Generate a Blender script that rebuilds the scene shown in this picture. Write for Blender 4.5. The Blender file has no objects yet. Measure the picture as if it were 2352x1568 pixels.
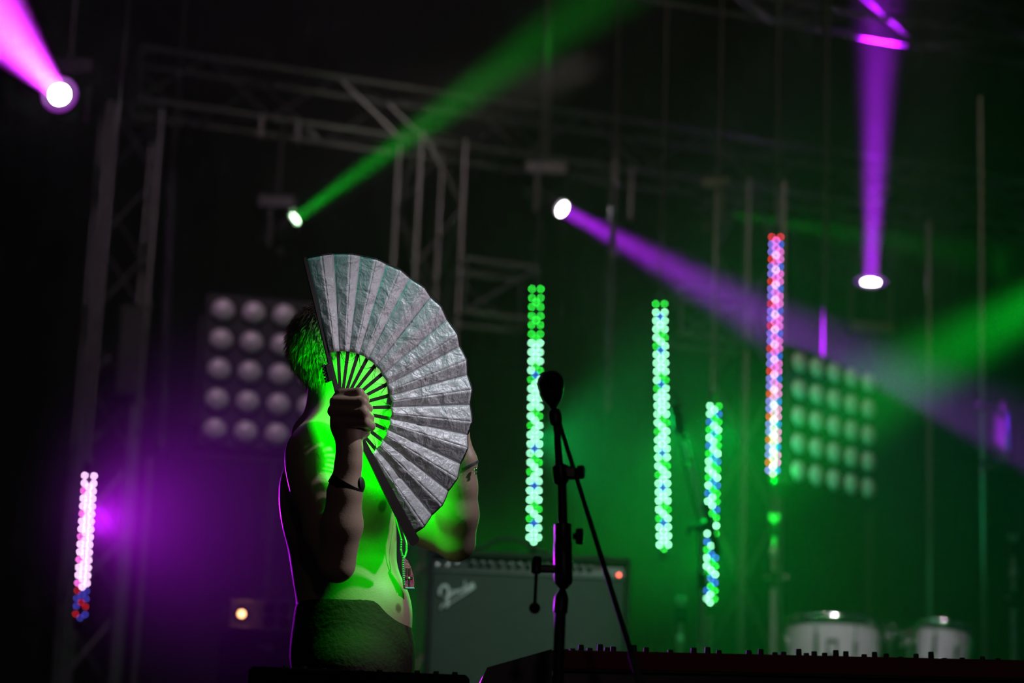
import bpy, math, random
import numpy as np
from mathutils import Vector, Matrix

random.seed(7)
RNG = np.random.default_rng(7)
scene = bpy.context.scene
COL = scene.collection
V = Vector

# ------------------------------------------------------------------ camera
FPX, PITCH, ROLL = 5553.0, math.radians(14.0), math.radians(2.3)
CAM = V((0.0, 0.0, 0.3))
FWD = V((0, math.cos(PITCH), math.sin(PITCH)))
UP0 = V((0, -math.sin(PITCH), math.cos(PITCH)))
RT0 = V((1, 0, 0))
RT = math.cos(ROLL) * RT0 + math.sin(ROLL) * UP0
UP = -math.sin(ROLL) * RT0 + math.cos(ROLL) * UP0
cd = bpy.data.cameras.new('camera')
cam = bpy.data.objects.new('camera', cd)
COL.objects.link(cam)
cd.sensor_width = 36.0
cd.lens = 85.0
cd.clip_end = 100
m3 = Matrix((RT, UP, -FWD)).transposed()
cam.matrix_world = Matrix.Translation(CAM) @ m3.to_4x4()
cd.dof.use_dof = True
cd.dof.focus_distance = 5.2
cd.dof.aperture_fstop = 2.3
scene.camera = cam


def at(px, py, Y):
    """the point of the place that stands at depth Y behind a pixel of the photograph"""
    d = FWD + RT * ((px - 1176.0) / FPX) - UP * ((py - 784.0) / FPX)
    return CAM + d * (Y / d.y)


# ------------------------------------------------------------------ world, view, sampling
w = bpy.data.worlds.new('night')
scene.world = w
w.use_nodes = True
w.node_tree.nodes['Background'].inputs[0].default_value = (0.55, 0.6, 0.85, 1)
w.node_tree.nodes['Background'].inputs[1].default_value = 0.0042
scene.view_settings.view_transform = 'Standard'
scene.view_settings.look = 'None'
scene.view_settings.exposure = 0.0
scene.view_settings.gamma = 1.0
scene.view_settings.use_curve_mapping = False
cy = scene.cycles
cy.max_bounces = 2
cy.diffuse_bounces = 1
cy.glossy_bounces = 2
cy.transmission_bounces = 3
cy.volume_bounces = 0
cy.adaptive_threshold = 0.04
cy.transparent_max_bounces = 6
cy.sample_clamp_indirect = 3.0
cy.caustics_reflective = False
cy.caustics_refractive = False

PURPLE = (0.42, 0.006, 0.9)
MAGENTA = (0.66, 0.03, 1.0)
GREEN = (0.0, 1.0, 0.03)


def aim(o, p, q):
    o.location = p
    o.rotation_euler = (V(q) - V(p)).to_track_quat('-Z', 'Y').to_euler()


def beam(name, p, q, color, power, radius=0.05, spread=7.0):
    l = bpy.data.lights.new(name, 'AREA')
    l.shape = 'DISK'
    l.size = radius * 2
    l.spread = math.radians(spread)
    l.energy = power
    l.color = color
    o = bpy.data.objects.new(name, l)
    COL.objects.link(o)
    aim(o, p, q)
    return o


def spot(name, p, q, color, power, angle=40.0, blend=0.6, radius=0.06):
    l = bpy.data.lights.new(name, 'SPOT')
    l.spot_size = math.radians(angle)
    l.spot_blend = blend
    l.shadow_soft_size = radius
    l.energy = power
    l.color = color
    o = bpy.data.objects.new(name, l)
    COL.objects.link(o)
    aim(o, p, q)
    return o


# front-of-house lamps: a pinkish key low on the right, a teal lamp high on the left, front_dim an added fill from far back
spot('key_high', (3.4, 4.3, 4.8), (-0.10, 5.1, 1.50), (0.90, 0.93, 1.0), 460, 9.5, 0.5, 0.10)
spot('key_side', (4.6, 4.85, 1.6), (-0.08, 5.1, 1.58), (1.0, 0.78, 0.93), 115, 8.5, 0.8, 0.15)
spot('front_dim', (0.6, -2.0, 2.6), (0.0, 5.0, 1.2), (1.0, 0.72, 0.66), 14, 26, 0.5, 0.2)
spot('front_teal', (-2.2, 1.0, 4.3), at(960, 680, 5.15), (0.1, 1.0, 0.75), 200, 5.5, 1.0, 0.10)
# unseen lamps aimed back at the set
spot('set_wash', (-0.8, 6.0, 6.2), (-0.6, 10.5, 2.9), (1.0, 0.70, 0.88), 190, 52, 0.9, 0.2)
spot('set_warm', (1.6, 6.0, 5.6), (0.6, 11.5, 3.2), (1.0, 0.8, 0.5), 100, 50, 0.9, 0.06)
spot('amp_teal', (1.6, 4.4, 4.2), (0.05, 8.2, 1.35), (0.72, 1.0, 0.88), 420, 12, 0.8, 0.1)  # added to brighten the amplifier front
spot('drum_white', (1.2, 6.0, 4.6), at(2010, 1440, 10.4), (1.0, 0.85, 1.0), 420, 11, 0.8, 0.04)  # added for highlights on the drums
spot('truss_white', (0.2, 6.1, 2.6), at(880, 310, 11.7), (1.0, 0.86, 0.78), 300, 9, 1.0, 0.05)  # added to pick out the overhead truss chord
spot('boom_green', (-0.6, 6.3, 4.4), at(1620, 1230, 8.75), (0.05, 1.0, 0.25), 130, 9, 0.8, 0.05)  # added green light on the rear boom stand
# added green light with no fixture, behind the fan, brightens face and chest
spot('chest_green', (-0.240, 5.168, 1.445), (-0.36, 5.22, 1.36), (0.0, 1.0, 0.0), 18, 168, 0.5, 0.025)

# ------------------------------------------------------------------ materials
MATS = {}


def mat(name, color, rough=0.5, metal=0.0, emit=None, strength=0.0, noise=0.0, scale=30.0, bump=0.0, bscale=60.0, spec=0.5, coat=0.0):
    if name in MATS:
        return MATS[name]
    m = bpy.data.materials.new(name)
    m.use_nodes = True
    nt = m.node_tree
    b = nt.nodes['Principled BSDF']
    b.inputs['Base Color'].default_value = (*color, 1)
    b.inputs['Roughness'].default_value = rough
    b.inputs['Metallic'].default_value = metal
    b.inputs['Specular IOR Level'].default_value = spec
    b.inputs['Coat Weight'].default_value = coat
    tc = nt.nodes.new('ShaderNodeTexCoord')
    if noise > 0:
        n = nt.nodes.new('ShaderNodeTexNoise')
        n.inputs['Scale'].default_value = scale
        n.inputs['Detail'].default_value = 4
        nt.links.new(tc.outputs['Object'], n.inputs['Vector'])
        mx = nt.nodes.new('ShaderNodeMix')
        mx.data_type = 'RGBA'
        mx.inputs[6].default_value = (*[c * (1 - noise) for c in color], 1)
        mx.inputs[7].default_value = (*[min(1, c * (1 + noise)) for c in color], 1)
        nt.links.new(n.outputs['Fac'], mx.inputs[0])
        nt.links.new(mx.outputs[2], b.inputs['Base Color'])
    if bump > 0:
        n = nt.nodes.new('ShaderNodeTexNoise')
        n.inputs['Scale'].default_value = bscale
        n.inputs['Detail'].default_value = 5
        nt.links.new(tc.outputs['Object'], n.inputs['Vector'])
        bp = nt.nodes.new('ShaderNodeBump')
        bp.inputs['Strength'].default_value = bump
        bp.inputs['Distance'].default_value = 0.01
        nt.links.new(n.outputs['Fac'], bp.inputs['Height'])
        nt.links.new(bp.outputs[0], b.inputs['Normal'])
    if emit is not None:
        b.inputs['Emission Color'].default_value = (*emit, 1)
        b.inputs['Emission Strength'].default_value = strength
        m.cycles.emission_sampling = 'NONE' if strength < 60 else 'AUTO'
    MATS[name] = m
    return m


ALU = mat('brushed_aluminium', (0.24, 0.24, 0.25), 0.36, 0.8, noise=0.25, scale=18, bump=0.1, bscale=200)
CHROME = mat('chrome', (0.8, 0.8, 0.82), 0.12, 1.0, noise=0.08, scale=20)
BLACKMETAL = mat('black_powder_coat', (0.012, 0.012, 0.013), 0.5, 0.0, noise=0.3, scale=60)
BLACKPLASTIC = mat('black_plastic', (0.014, 0.014, 0.015), 0.38, noise=0.2, scale=50)
RUBBER = mat('black_rubber', (0.01, 0.01, 0.01), 0.7, noise=0.2, scale=40)
DRAPE = mat('black_drape', (0.006, 0.006, 0.007), 0.95, noise=0.4, scale=3, spec=0.1)
DECK = mat('black_stage_deck', (0.012, 0.012, 0.012), 0.7, noise=0.4, scale=6, spec=0.2)
TOLEX = mat('black_tolex', (0.007, 0.007, 0.007), 0.6, noise=0.3, scale=200, bump=0.4, bscale=400)


# ------------------------------------------------------------------ mesh building
class MB:
    def __init__(self):
        self.v, self.f = [], []

    def add(self, verts, faces):
        o = len(self.v)
        self.v += [V(p) for p in verts]
        self.f += [tuple(i + o for i in q) for q in faces]
        return self

    def box(self, c, size, rot=None, bev=0.0):
        hx, hy, hz = size[0] / 2, size[1] / 2, size[2] / 2
        b = min(bev, hx * .9, hy * .9, hz * .9)
        if b <= 0:
            vs = [(x * hx, y * hy, z * hz) for x in (-1, 1) for y in (-1, 1) for z in (-1, 1)]
            fs = [(0, 1, 3, 2), (4, 6, 7, 5), (0, 4, 5, 1), (2, 3, 7, 6), (0, 2, 6, 4), (1, 5, 7, 3)]
        else:
            vs, idx = [], {}
            for sx in (-1, 1):
                for sy in (-1, 1):
                    for sz in (-1, 1):
                        for k, p in enumerate(((sx * hx, sy * (hy - b), sz * (hz - b)), (sx * (hx - b), sy * hy, sz * (hz - b)), (sx * (hx - b), sy * (hy - b), sz * hz))):
                            idx[sx, sy, sz, k] = len(vs)
                            vs.append(p)
            I = idx
            fs = []
            for s in (-1, 1):
                q = [I[s, -1, -1, 0], I[s, 1, -1, 0], I[s, 1, 1, 0], I[s, -1, 1, 0]]
                fs.append(tuple(q if s > 0 else q[::-1]))
                q = [I[-1, s, -1, 1], I[-1, s, 1, 1], I[1, s, 1, 1], I[1, s, -1, 1]]
                fs.append(tuple(q if s > 0 else q[::-1]))
                q = [I[-1, -1, s, 2], I[1, -1, s, 2], I[1, 1, s, 2], I[-1, 1, s, 2]]
                fs.append(tuple(q if s > 0 else q[::-1]))
            for a in (-1, 1):
                for c_ in (-1, 1):
                    q = [I[a, c_, -1, 0], I[a, c_, 1, 0], I[a, c_, 1, 1], I[a, c_, -1, 1]]
                    fs.append(tuple(q if a * c_ < 0 else q[::-1]))
                    q = [I[a, -1, c_, 0], I[a, 1, c_, 0], I[a, 1, c_, 2], I[a, -1, c_, 2]]
                    fs.append(tuple(q[::-1] if a * c_ < 0 else q))
                    q = [I[-1, a, c_, 1], I[1, a, c_, 1], I[1, a, c_, 2], I[-1, a, c_, 2]]
                    fs.append(tuple(q if a * c_ < 0 else q[::-1]))
            for sx in (-1, 1):
                for sy in (-1, 1):
                    for sz in (-1, 1):
                        q = (I[sx, sy, sz, 0], I[sx, sy, sz, 1], I[sx, sy, sz, 2])
                        fs.append(q if sx * sy * sz > 0 else q[::-1])
        c = V(c)
        R = rot if rot is not None else Matrix.Identity(3)
        return self.add([c + R @ V(p) for p in vs], fs)

    def lathe(self, p, axis, prof, n=20, cap=True, sx=1.0, xdir=None):
        """prof: list of (distance along axis, radius)"""
        p, a = V(p), V(axis).normalized()
        e = V(xdir) if xdir is not None else (V((0, 0, 1)) if abs(a.z) < .9 else V((1, 0, 0)))
        e = (e - a * e.dot(a)).normalized()
        g = a.cross(e)
        vs, fs = [], []
        for t, r in prof:
            for k in range(n):
                th = 2 * math.pi * k / n
                vs.append(p + a * t + e * (r * sx * math.cos(th)) + g * (r * math.sin(th)))
        for i in range(len(prof) - 1):
            for k in range(n):
                k2 = (k + 1) % n
                fs.append((i * n + k, i * n + k2, (i + 1) * n + k2, (i + 1) * n + k))
        if cap:
            fs.append(tuple(range(n - 1, -1, -1)))
            fs.append(tuple((len(prof) - 1) * n + k for k in range(n)))
        return self.add(vs, fs)

    def cyl(self, p, q, r, r2=None, n=14):
        p, q = V(p), V(q)
        return self.lathe(p, q - p, [(0, r), ((q - p).length, r if r2 is None else r2)], n)

    def tube(self, pts, r, n=8):
        pts = [V(p) for p in pts]
        rs = r if isinstance(r, (list, tuple)) else [r] * len(pts)
        t0 = (pts[1] - pts[0]).normalized()
        e = V((0, 0, 1)) if abs(t0.z) < .9 else V((1, 0, 0))
        vs, fs = [], []
        for i, p in enumerate(pts):
            t = (pts[min(i + 1, len(pts) - 1)] - pts[max(i - 1, 0)]).normalized()
            e = (e - t * e.dot(t)).normalized()
            g = t.cross(e)
            for k in range(n):
                th = 2 * math.pi * k / n
                vs.append(p + (e * math.cos(th) + g * math.sin(th)) * rs[i])
        for i in range(len(pts) - 1):
            for k in range(n):
                k2 = (k + 1) % n
                fs.append((i * n + k, i * n + k2, (i + 1) * n + k2, (i + 1) * n + k))
        fs.append(tuple(range(n - 1, -1, -1)))
        fs.append(tuple((len(pts) - 1) * n + k for k in range(n)))
        return self.add(vs, fs)

    def sphere(self, c, r, n=16, m=10, s=(1, 1, 1)):
        prof = [(-r * math.cos(math.pi * i / m), max(1e-5, r * math.sin(math.pi * i / m))) for i in range(m + 1)]
        o = len(self.v)
        self.lathe((0, 0, 0), (0, 0, 1), prof, n, cap=False)
        c = V(c)
        for i in range(o, len(self.v)):
            p = self.v[i]
            self.v[i] = V((p.x * s[0], p.y * s[1], p.z * s[2])) + c
        return self

    def mesh(self, name, off=V((0, 0, 0)), smooth=True):
        me = bpy.data.meshes.new(name)
        me.from_pydata([tuple(p - off) for p in self.v], [], self.f)
        me.update()
        if smooth:
            me.shade_smooth()
            try:
                me.set_sharp_from_angle(angle=math.radians(38))
            except Exception:
                pass
        return me


def tag(o, label=None, cat=None, group=None, kind=None):
    if label:
        o['label'] = label
    if cat:
        o['category'] = cat
    if group:
        o['group'] = group
    if kind:
        o['kind'] = kind
    return o


def thing(name, label, cat, loc=(0, 0, 0), group=None):
    o = bpy.data.objects.new(name, None)
    COL.objects.link(o)
    o.empty_display_size = 0.05
    o.location = loc
    return tag(o, label, cat, group)


def root_loc(o):
    while o.parent is not None:
        o = o.parent
    return o.location.copy()


def part(name, mb, material, parent=None, label=None, loc=None):
    """one mesh; vertices are given in world space"""
    off = root_loc(parent) if parent is not None else (V(loc) if loc is not None else V((0, 0, 0)))
    me = mb.mesh(name, off)
    o = bpy.data.objects.new(name, me)
    me.materials.append(material)
    COL.objects.link(o)
    if parent is not None:
        o.parent = parent
    else:
        o.location = off
    if label:
        o['label'] = label
    return o


def piece(name, me, parent, matrix_world):
    """a child that shares the mesh me, at matrix_world"""
    o = bpy.data.objects.new(name, me)
    COL.objects.link(o)
    o.parent = parent
    o.matrix_local = Matrix.Translation(-root_loc(parent)) @ matrix_world
    return o


def shared(mb, name, material):
    me = mb.mesh(name)
    me.materials.append(material)
    return me


def bar_matrix(p, q):
    p, q = V(p), V(q)
    d = q - p
    R = d.to_track_quat('Z', 'Y').to_matrix().to_4x4()
    return Matrix.Translation(p) @ R @ Matrix.Diagonal((1, 1, d.length, 1))


def rotz(a):
    return Matrix.Rotation(a, 3, 'Z')


# ------------------------------------------------------------------ the setting
tag(part('floor', MB().box((0.5, 8.6, -0.05), (15, 11.4, 0.1)), DECK, loc=(0.5, 8.6, -0.05)), 'black stage deck under the band', kind='structure')
drape = MB()
n = 240
dv = [(-7 + 15.5 * i / n, 13.9 + 0.06 * math.sin(i * 1.3) + 0.03 * math.sin(i * 0.61), z) for z in (0, 6.2) for i in range(n + 1)]
drape.add(dv, [(i, i + 1, n + 2 + i, n + 1 + i) for i in range(n)])
tag(part('wall_back', drape, DRAPE), 'black drape hanging behind the stage', kind='structure')

# haze that fills the stage behind the performer
hz = bpy.data.materials.new('stage_haze')
hz.use_nodes = True
hz.node_tree.nodes.remove(hz.node_tree.nodes['Principled BSDF'])
sc_ = hz.node_tree.nodes.new('ShaderNodeVolumeScatter')
sc_.inputs['Color'].default_value = (1, 1, 1, 1)
sc_.inputs['Density'].default_value = 0.028
sc_.inputs['Anisotropy'].default_value = 0.35
hz.node_tree.links.new(sc_.outputs[0], hz.node_tree.nodes['Material Output'].inputs['Volume'])
tag(part('haze', MB().box((0.5, 9.95, 2.95), (13, 7.5, 5.9)), hz, loc=(0.5, 9.95, 2.95)), 'thin theatrical haze drifting across the stage lamps', 'haze', kind='stuff')

STAGE = math.radians(18)
SX = V((math.cos(STAGE), math.sin(STAGE), 0))
SY = V((-math.sin(STAGE), math.cos(STAGE), 0))

# ------------------------------------------------------------------ trusses
BRACE = shared(MB().cyl((0, 0, 0), (0, 0, 1), 0.0065, n=8), 'brace', ALU)
CHORD = shared(MB().cyl((0, 0, 0), (0, 0, 1), 0.0135, n=16), 'chord', ALU)


def truss(label, p, q, side, rot_axis, size=0.27, bay=0.3, group=None, name='box_truss'):
    """four chords from p to q (centre line), zigzag braces on all four faces"""
    p, q = V(p), V(q)
    d = (q - p)
    L = d.length
    d.normalize()
    e = V(side)
    e = (e - d * e.dot(d)).normalized()
    g = d.cross(e)
    base = p.copy()
    t = thing(name, label, 'truss', base, group)
    h = size / 2
    corner = [(-1, -1), (1, -1), (1, 1), (-1, 1)]
    cp = [e * (a * h) + g * (b * h) for a, b in corner]
    for c in cp:
        piece('chord', CHORD, t, bar_matrix(p + c, q + c))
    nb = max(1, round(L / bay))
    for k in range(4):
        a, b = cp[k], cp[(k + 1) % 4]
        for i in range(nb):
            s0, s1 = p + d * (L * i / nb), p + d * (L * (i + 1) / nb)
            if (i + k) % 2:
                a2, b2 = b, a
            else:
                a2, b2 = a, b
            piece('brace', BRACE, t, bar_matrix(s0 + a2, s1 + b2))
        piece('brace', BRACE, t, bar_matrix(p + a, p + b))
        piece('brace', BRACE, t, bar_matrix(q + a, q + b))
    return t


H0 = at(340, 230, 11.37)                      # header, lower front chord


def chord_at(px):
    """point of the header's lower front chord that stands at pixel column px"""
    best = None
    for k in range(1300):
        p = H0 + SX * (k * 0.005)
        d = p - CAM
        x = 1176 + FPX * d.dot(RT) / d.dot(FWD)
        if x >= px:
            return p
    return p


hs = SY * 0.135 + V((0, 0, 0.135))
HP = H0 + hs
truss('long overhead box truss carrying the two short drop pipes', HP - SX * 0.05, HP + SX * 6.0, SY, None, 0.27, 0.33)
N0 = at(2030, 92, 11.3)
NP = N0 - SY * 0.135 + V((0, 0, 0.135))
truss('near overhead truss lit purple by the vertical beam at top right', NP - SX * 2.6, NP + SX * 2.2, SY, None, 0.27, 0.4)


def tower(label, px, py, Y, rot, size=0.25, top=4.0):
    b = at(px, py, Y)
    e = V((math.cos(rot), math.sin(rot), 0))
    truss(label, (b.x, b.y, 0.0), (b.x, b.y, top), e, None, size, 0.36, name='truss_tower')


tower('truss tower beside the dark box and left blinder panel', 262, 760, 11.5, math.radians(18), 0.26, H0.z - 0.03)
tower('middle truss tower right behind the fan', 982, 560, 11.75, math.radians(29), 0.25, H0.z - 0.03)
tower('truss tower between the two right-hand hanging light tubes', 1713, 760, 12.2, math.radians(41), 0.23, H0.z - 0.06)
a0 = at(1040, 668, 11.62)
truss('short truss arm sticking out of the middle tower above the microphone', a0 + SX * 0.02, a0 + SX * 0.40, SY, None, 0.27, 0.38, name='short_truss')
a0 = at(1560, 728, 12.0)
truss('short truss arm crossed by the purple beam beside the right tower', a0 - SX * 0.04, a0 + SX * 0.36, SY, None, 0.25, 0.40, name='short_truss')


def pipe(label, px, py0, py1, Y, r=0.024, to_floor=False, top=None, m=ALU, name='steel_pipe', clamps=()):
    a, b = at(px, py0, Y), at(px, py1, Y)
    z1 = 0.0 if to_floor else b.z
    z0 = a.z if top is None else top
    t = thing(name, label, 'pipe', (b.x, b.y, z1))
    part('tube', MB().cyl((b.x, b.y, z1), (b.x, b.y, z0), r), m, t)
    mb = MB().cyl((b.x, b.y, z1), (b.x, b.y, z1 + 0.02), r * 1.25)
    part('end_cap', mb, BLACKPLASTIC, t)
    for py in clamps:
        z = at(px, py, Y).z
        mb = MB().lathe((b.x, b.y, z - 0.025), (0, 0, 1), [(0, r * 1.15), (0.004, r * 1.5), (0.046, r * 1.5), (0.05, r * 1.15)], 16)
        mb.box((b.x + 0.05, b.y - 0.005, z), (0.06, 0.03, 0.035), bev=0.006)
        c = part('clamp', mb, CHROME, t)
        part('bolt', MB().cyl((b.x + 0.075, b.y - 0.05, z), (b.x + 0.075, b.y + 0.03, z), 0.009, n=8), CHROME, c)
    return t


pipe('tall upright pipe with two clamps at far right', 2262, 470, 1500, 10.6, 0.013, True, 4.2, clamps=(932, 1070))
pipe('faint upright pipe behind the small tom', 2136, 470, 1500, 11.6, 0.012, True, 3.9)
pipe('pipe hanging right of the angled purple lamp', 1447, 250, 508, chord_at(1447).y, 0.014, False, H0.z + 0.01)
pipe('black pipe at far left', 165, 430, 1500, 11.2, 0.012, True, 4.2)
pipe('upright pipe rising behind the red and blue light tube', 1788, 270, 1500, 11.2, 0.013, True, 3.95)
pipe('short drop pipe on the overhead truss, nearer the left tower', 598, 262, 322, chord_at(598).y, 0.013, False, H0.z)
pipe('short drop pipe on the overhead truss above the green lamp', 682, 280, 333, chord_at(682).y, 0.013, False, H0.z)
pipe('upright pipe left of the unlit tube by the left tower', 312, 1050, 1500, 11.0, 0.012, True)
pipe('bare pipe in front of the purple glow', 262, 930, 1500, 10.9, 0.014, True)

# dark box hung on the left tower
bx = at(292, 812, 11.24)
t = thing('loudspeaker', 'dark box clamped to the left truss tower', 'speaker', (bx.x, bx.y, bx.z - 0.23))
part('cabinet', MB().box(bx, (0.13, 0.16, 0.45), rotz(STAGE), 0.012), BLACKPLASTIC, t)
part('grille', MB().box(bx - SY * 0.083, (0.11, 0.008, 0.41), rotz(STAGE), 0.003), mat('speaker_mesh', (0.02, 0.02, 0.022), 0.5, 0.5, noise=0.5, scale=400), t)
for dz in (-0.235, 0.235):
    part('clamp', MB().cyl(bx + SX * 0.03 + V((0, 0, dz)) - SY * .03, bx + SX * 0.10 + V((0, 0, dz)) - SY * .03, 0.014, n=10), CHROME, t)
# box at the far right edge
bx = at(2318, 1000, 10.4)
t = thing('flood_lamp', 'dark lamp housing clamped beside the far right pipe', 'lamp', (bx.x, bx.y, bx.z - 0.15))
part('housing', MB().box(bx, (0.10, 0.12, 0.30), rotz(0.3), 0.012), BLACKPLASTIC, t)
part('barn_door', MB().box(bx + V((-0.012, -0.075, 0.0)), (0.008, 0.05, 0.17), rotz(-0.5), 0.002), mat('blue_enamel', (0.08, 0.14, 0.4), 0.35, 0.3, noise=0.1), t)
for dz in (-0.13, 0.13):
    part('bracket', MB().box(bx + V((-0.09, 0, dz)), (0.10, 0.02, 0.025), None, 0.004), BLACKMETAL, t)


# ------------------------------------------------------------------ hanging pixel tubes
def led_mat(name, c, s):
    return mat('led_' + name, (0.02, 0.02, 0.02), 0.3, emit=c, strength=s)


LEDM = {
    'g': led_mat('green', (0.03, 1.0, 0.06), 16), 'c': led_mat('cyan_white', (0.34, 1.0, 0.6), 26),
    'b': led_mat('blue', (0.05, 0.16, 1.0), 13), 'r': led_mat('red', (1.0, 0.03, 0.05), 13),
    'p': led_mat('pink', (1.0, 0.18, 0.8), 16), 'w': led_mat('pink_white', (1.0, 0.62, 1.0), 20),
    'v': led_mat('blue_violet', (0.3, 0.2, 1.0), 16), 'o': led_mat('dim_red', (1.0, 0.02, 0.02), 4.0), 'd': led_mat('dim_blue', (0.1, 0.1, 1.0), 4.0),
}
_lb = MB().sphere((0, 0, 0), 0.0036, 8, 6, (1, 0.6, 1))
LEDM['x'] = CHROME
LEDME = {k: shared(_lb, 'led', m) for k, m in LEDM.items()}
TUBEM = mat('clear_tube_plastic', (0.03, 0.03, 0.035), 0.16, 0.1, noise=0.3, scale=30, coat=0.6)


def led_tube(label, top, bot, rows, pattern, lit=True, r=0.022, hang=5.0):
    top, bot = V(top), V(bot)
    t = thing('led_tube', label, 'light tube', bot, None)
    ax = (top - bot)
    L = ax.length
    ax.normalize()
    part('tube_body', MB().cyl(bot - ax * 0.01, top + ax * 0.01, r * 0.72), TUBEM, t)
    for p, s in ((bot, -1), (top, 1)):
        part('end_cap', MB().lathe(p, ax * s, [(0.0, r * .8), (0.01, r * 0.95), (0.035, r * 0.95), (0.045, r * 0.5)], 16), BLACKPLASTIC, t)
    if hang:
        part('hanging_wire', MB().cyl(top + ax * 0.04, (top.x, top.y, hang), 0.003, n=6), BLACKMETAL, t)
    f = (CAM - (top + bot) / 2)
    f = (f - ax * f.dot(ax)).normalized()
    e = ax.cross(f)
    R = Matrix((e, -f, ax)).transposed()
    for i in range(rows):
        z = L * (1 - (i + 0.5) / rows)
        for j, (ox, oz) in enumerate(((-1, 0), (1, 0), (0, 0.5))):
            k = pattern(i, j)
            if k is None:
                continue
            p = bot + ax * (z - oz * L / rows) + e * (ox * r * 0.82) + f * (r * (0.62 if ox else 0.78))
            piece('led', LEDME[k], t, Matrix.Translation(p) @ R.to_4x4())
    return t


def pat_green(first):
    def f(i, j):
        if i < first:
            return 'g' if (j < 2 or i % 2) else None
        return ('c', 'c', 'b' if i % 4 == 1 else 'c')[j] if (i + j) % 5 else 'g'
    return f


def pat_teal(i, j):
    return ('g', 'c', 'b')[(i + j) % 3] if i % 4 else ('c', 'g', 'c')[j]


def pat_pink(i, j):
    if i == 0:
        return 'r' if j < 2 else 'p'
    if j == 2:
        return 'p' if i % 2 else 'w'
    return (('r', 'p'), ('v', 'b'), ('v', 'p'))[i % 3][j]


def pat_white(i, j):
    if i == 0:
        return 'w' if j < 2 else None
    if i > 14:
        return (('o', 'd', 'd'), ('d', 'd', 'o'), ('d', 'o', None))[i % 3][j]
    if i % 3 == 2:
        return ('p', 'w', 'w')[j]
    return 'w'


TY = 9.7
led_tube('green white light tube hanging behind the front microphone', at(1232, 655, TY), at(1226, 1246, TY), 28, pat_green(6))
led_tube('green white light tube hanging in the middle, left of the boom microphone', at(1516, 690, TY), at(1525, 1262, TY), 29, pat_green(1))
led_tube('blue green light tube behind the boom microphone stand', at(1641, 925, TY), at(1631, 1385, TY), 25, pat_teal)
led_tube('red and blue light tube beside the right blinder panel', at(1783, 538, TY), at(1775, 1090, TY), 32, pat_pink)
led_tube('bright white and magenta light tube at lower left', at(206, 1085, 9.3), at(184, 1420, 9.3), 19, pat_white)
led_tube('unlit light tube with glints beside the left truss tower', at(395, 420, 10.4), at(370, 1015, 10.4), 28, lambda i, j: 'x')
led_tube('unlit light tube with glints above the middle of the stage', at(1412, 368, 10.6), at(1396, 930, 10.6), 28, lambda i, j: 'x')
# light the tubes throw into the haze
spot('tube_green_a', at(1236, 1010, 9.66), at(1700, 1060, 8.7), (0.0, 1.0, 0.16), 60, 70, 0.5, 0.05)
spot('tube_green_b', at(1652, 1010, 9.66), at(1930, 1000, 10.3), (0.0, 1.0, 0.35), 26, 62, 0.9, 0.05)
spot('tube_green_d', at(1656, 1000, 9.6), at(1730, 1030, 7.5), (0.0, 1.0, 0.08), 30, 62, 0.9, 0.05)
spot('tube_green_c', at(1636, 1290, 9.66), at(1640, 1250, 8.0), (0.0, 1.0, 0.06), 30, 80, 0.9, 0.05)
spot('tube_green_e', at(1534, 1000, 9.62), at(1605, 1150, 8.7), (0.0, 1.0, 0.10), 45, 46, 0.9, 0.05)
spot('tube_pink', at(1800, 860, 9.66), at(2200, 1050, 9.0), (0.05, 0.25, 1.0), 8, 70, 0.9, 0.05)
spot('tube_magenta', at(214, 1195, 9.24), at(690, 1150, 5.6), (0.50, 0.008, 0.9), 620, 23, 1.0, 0.05)


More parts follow.
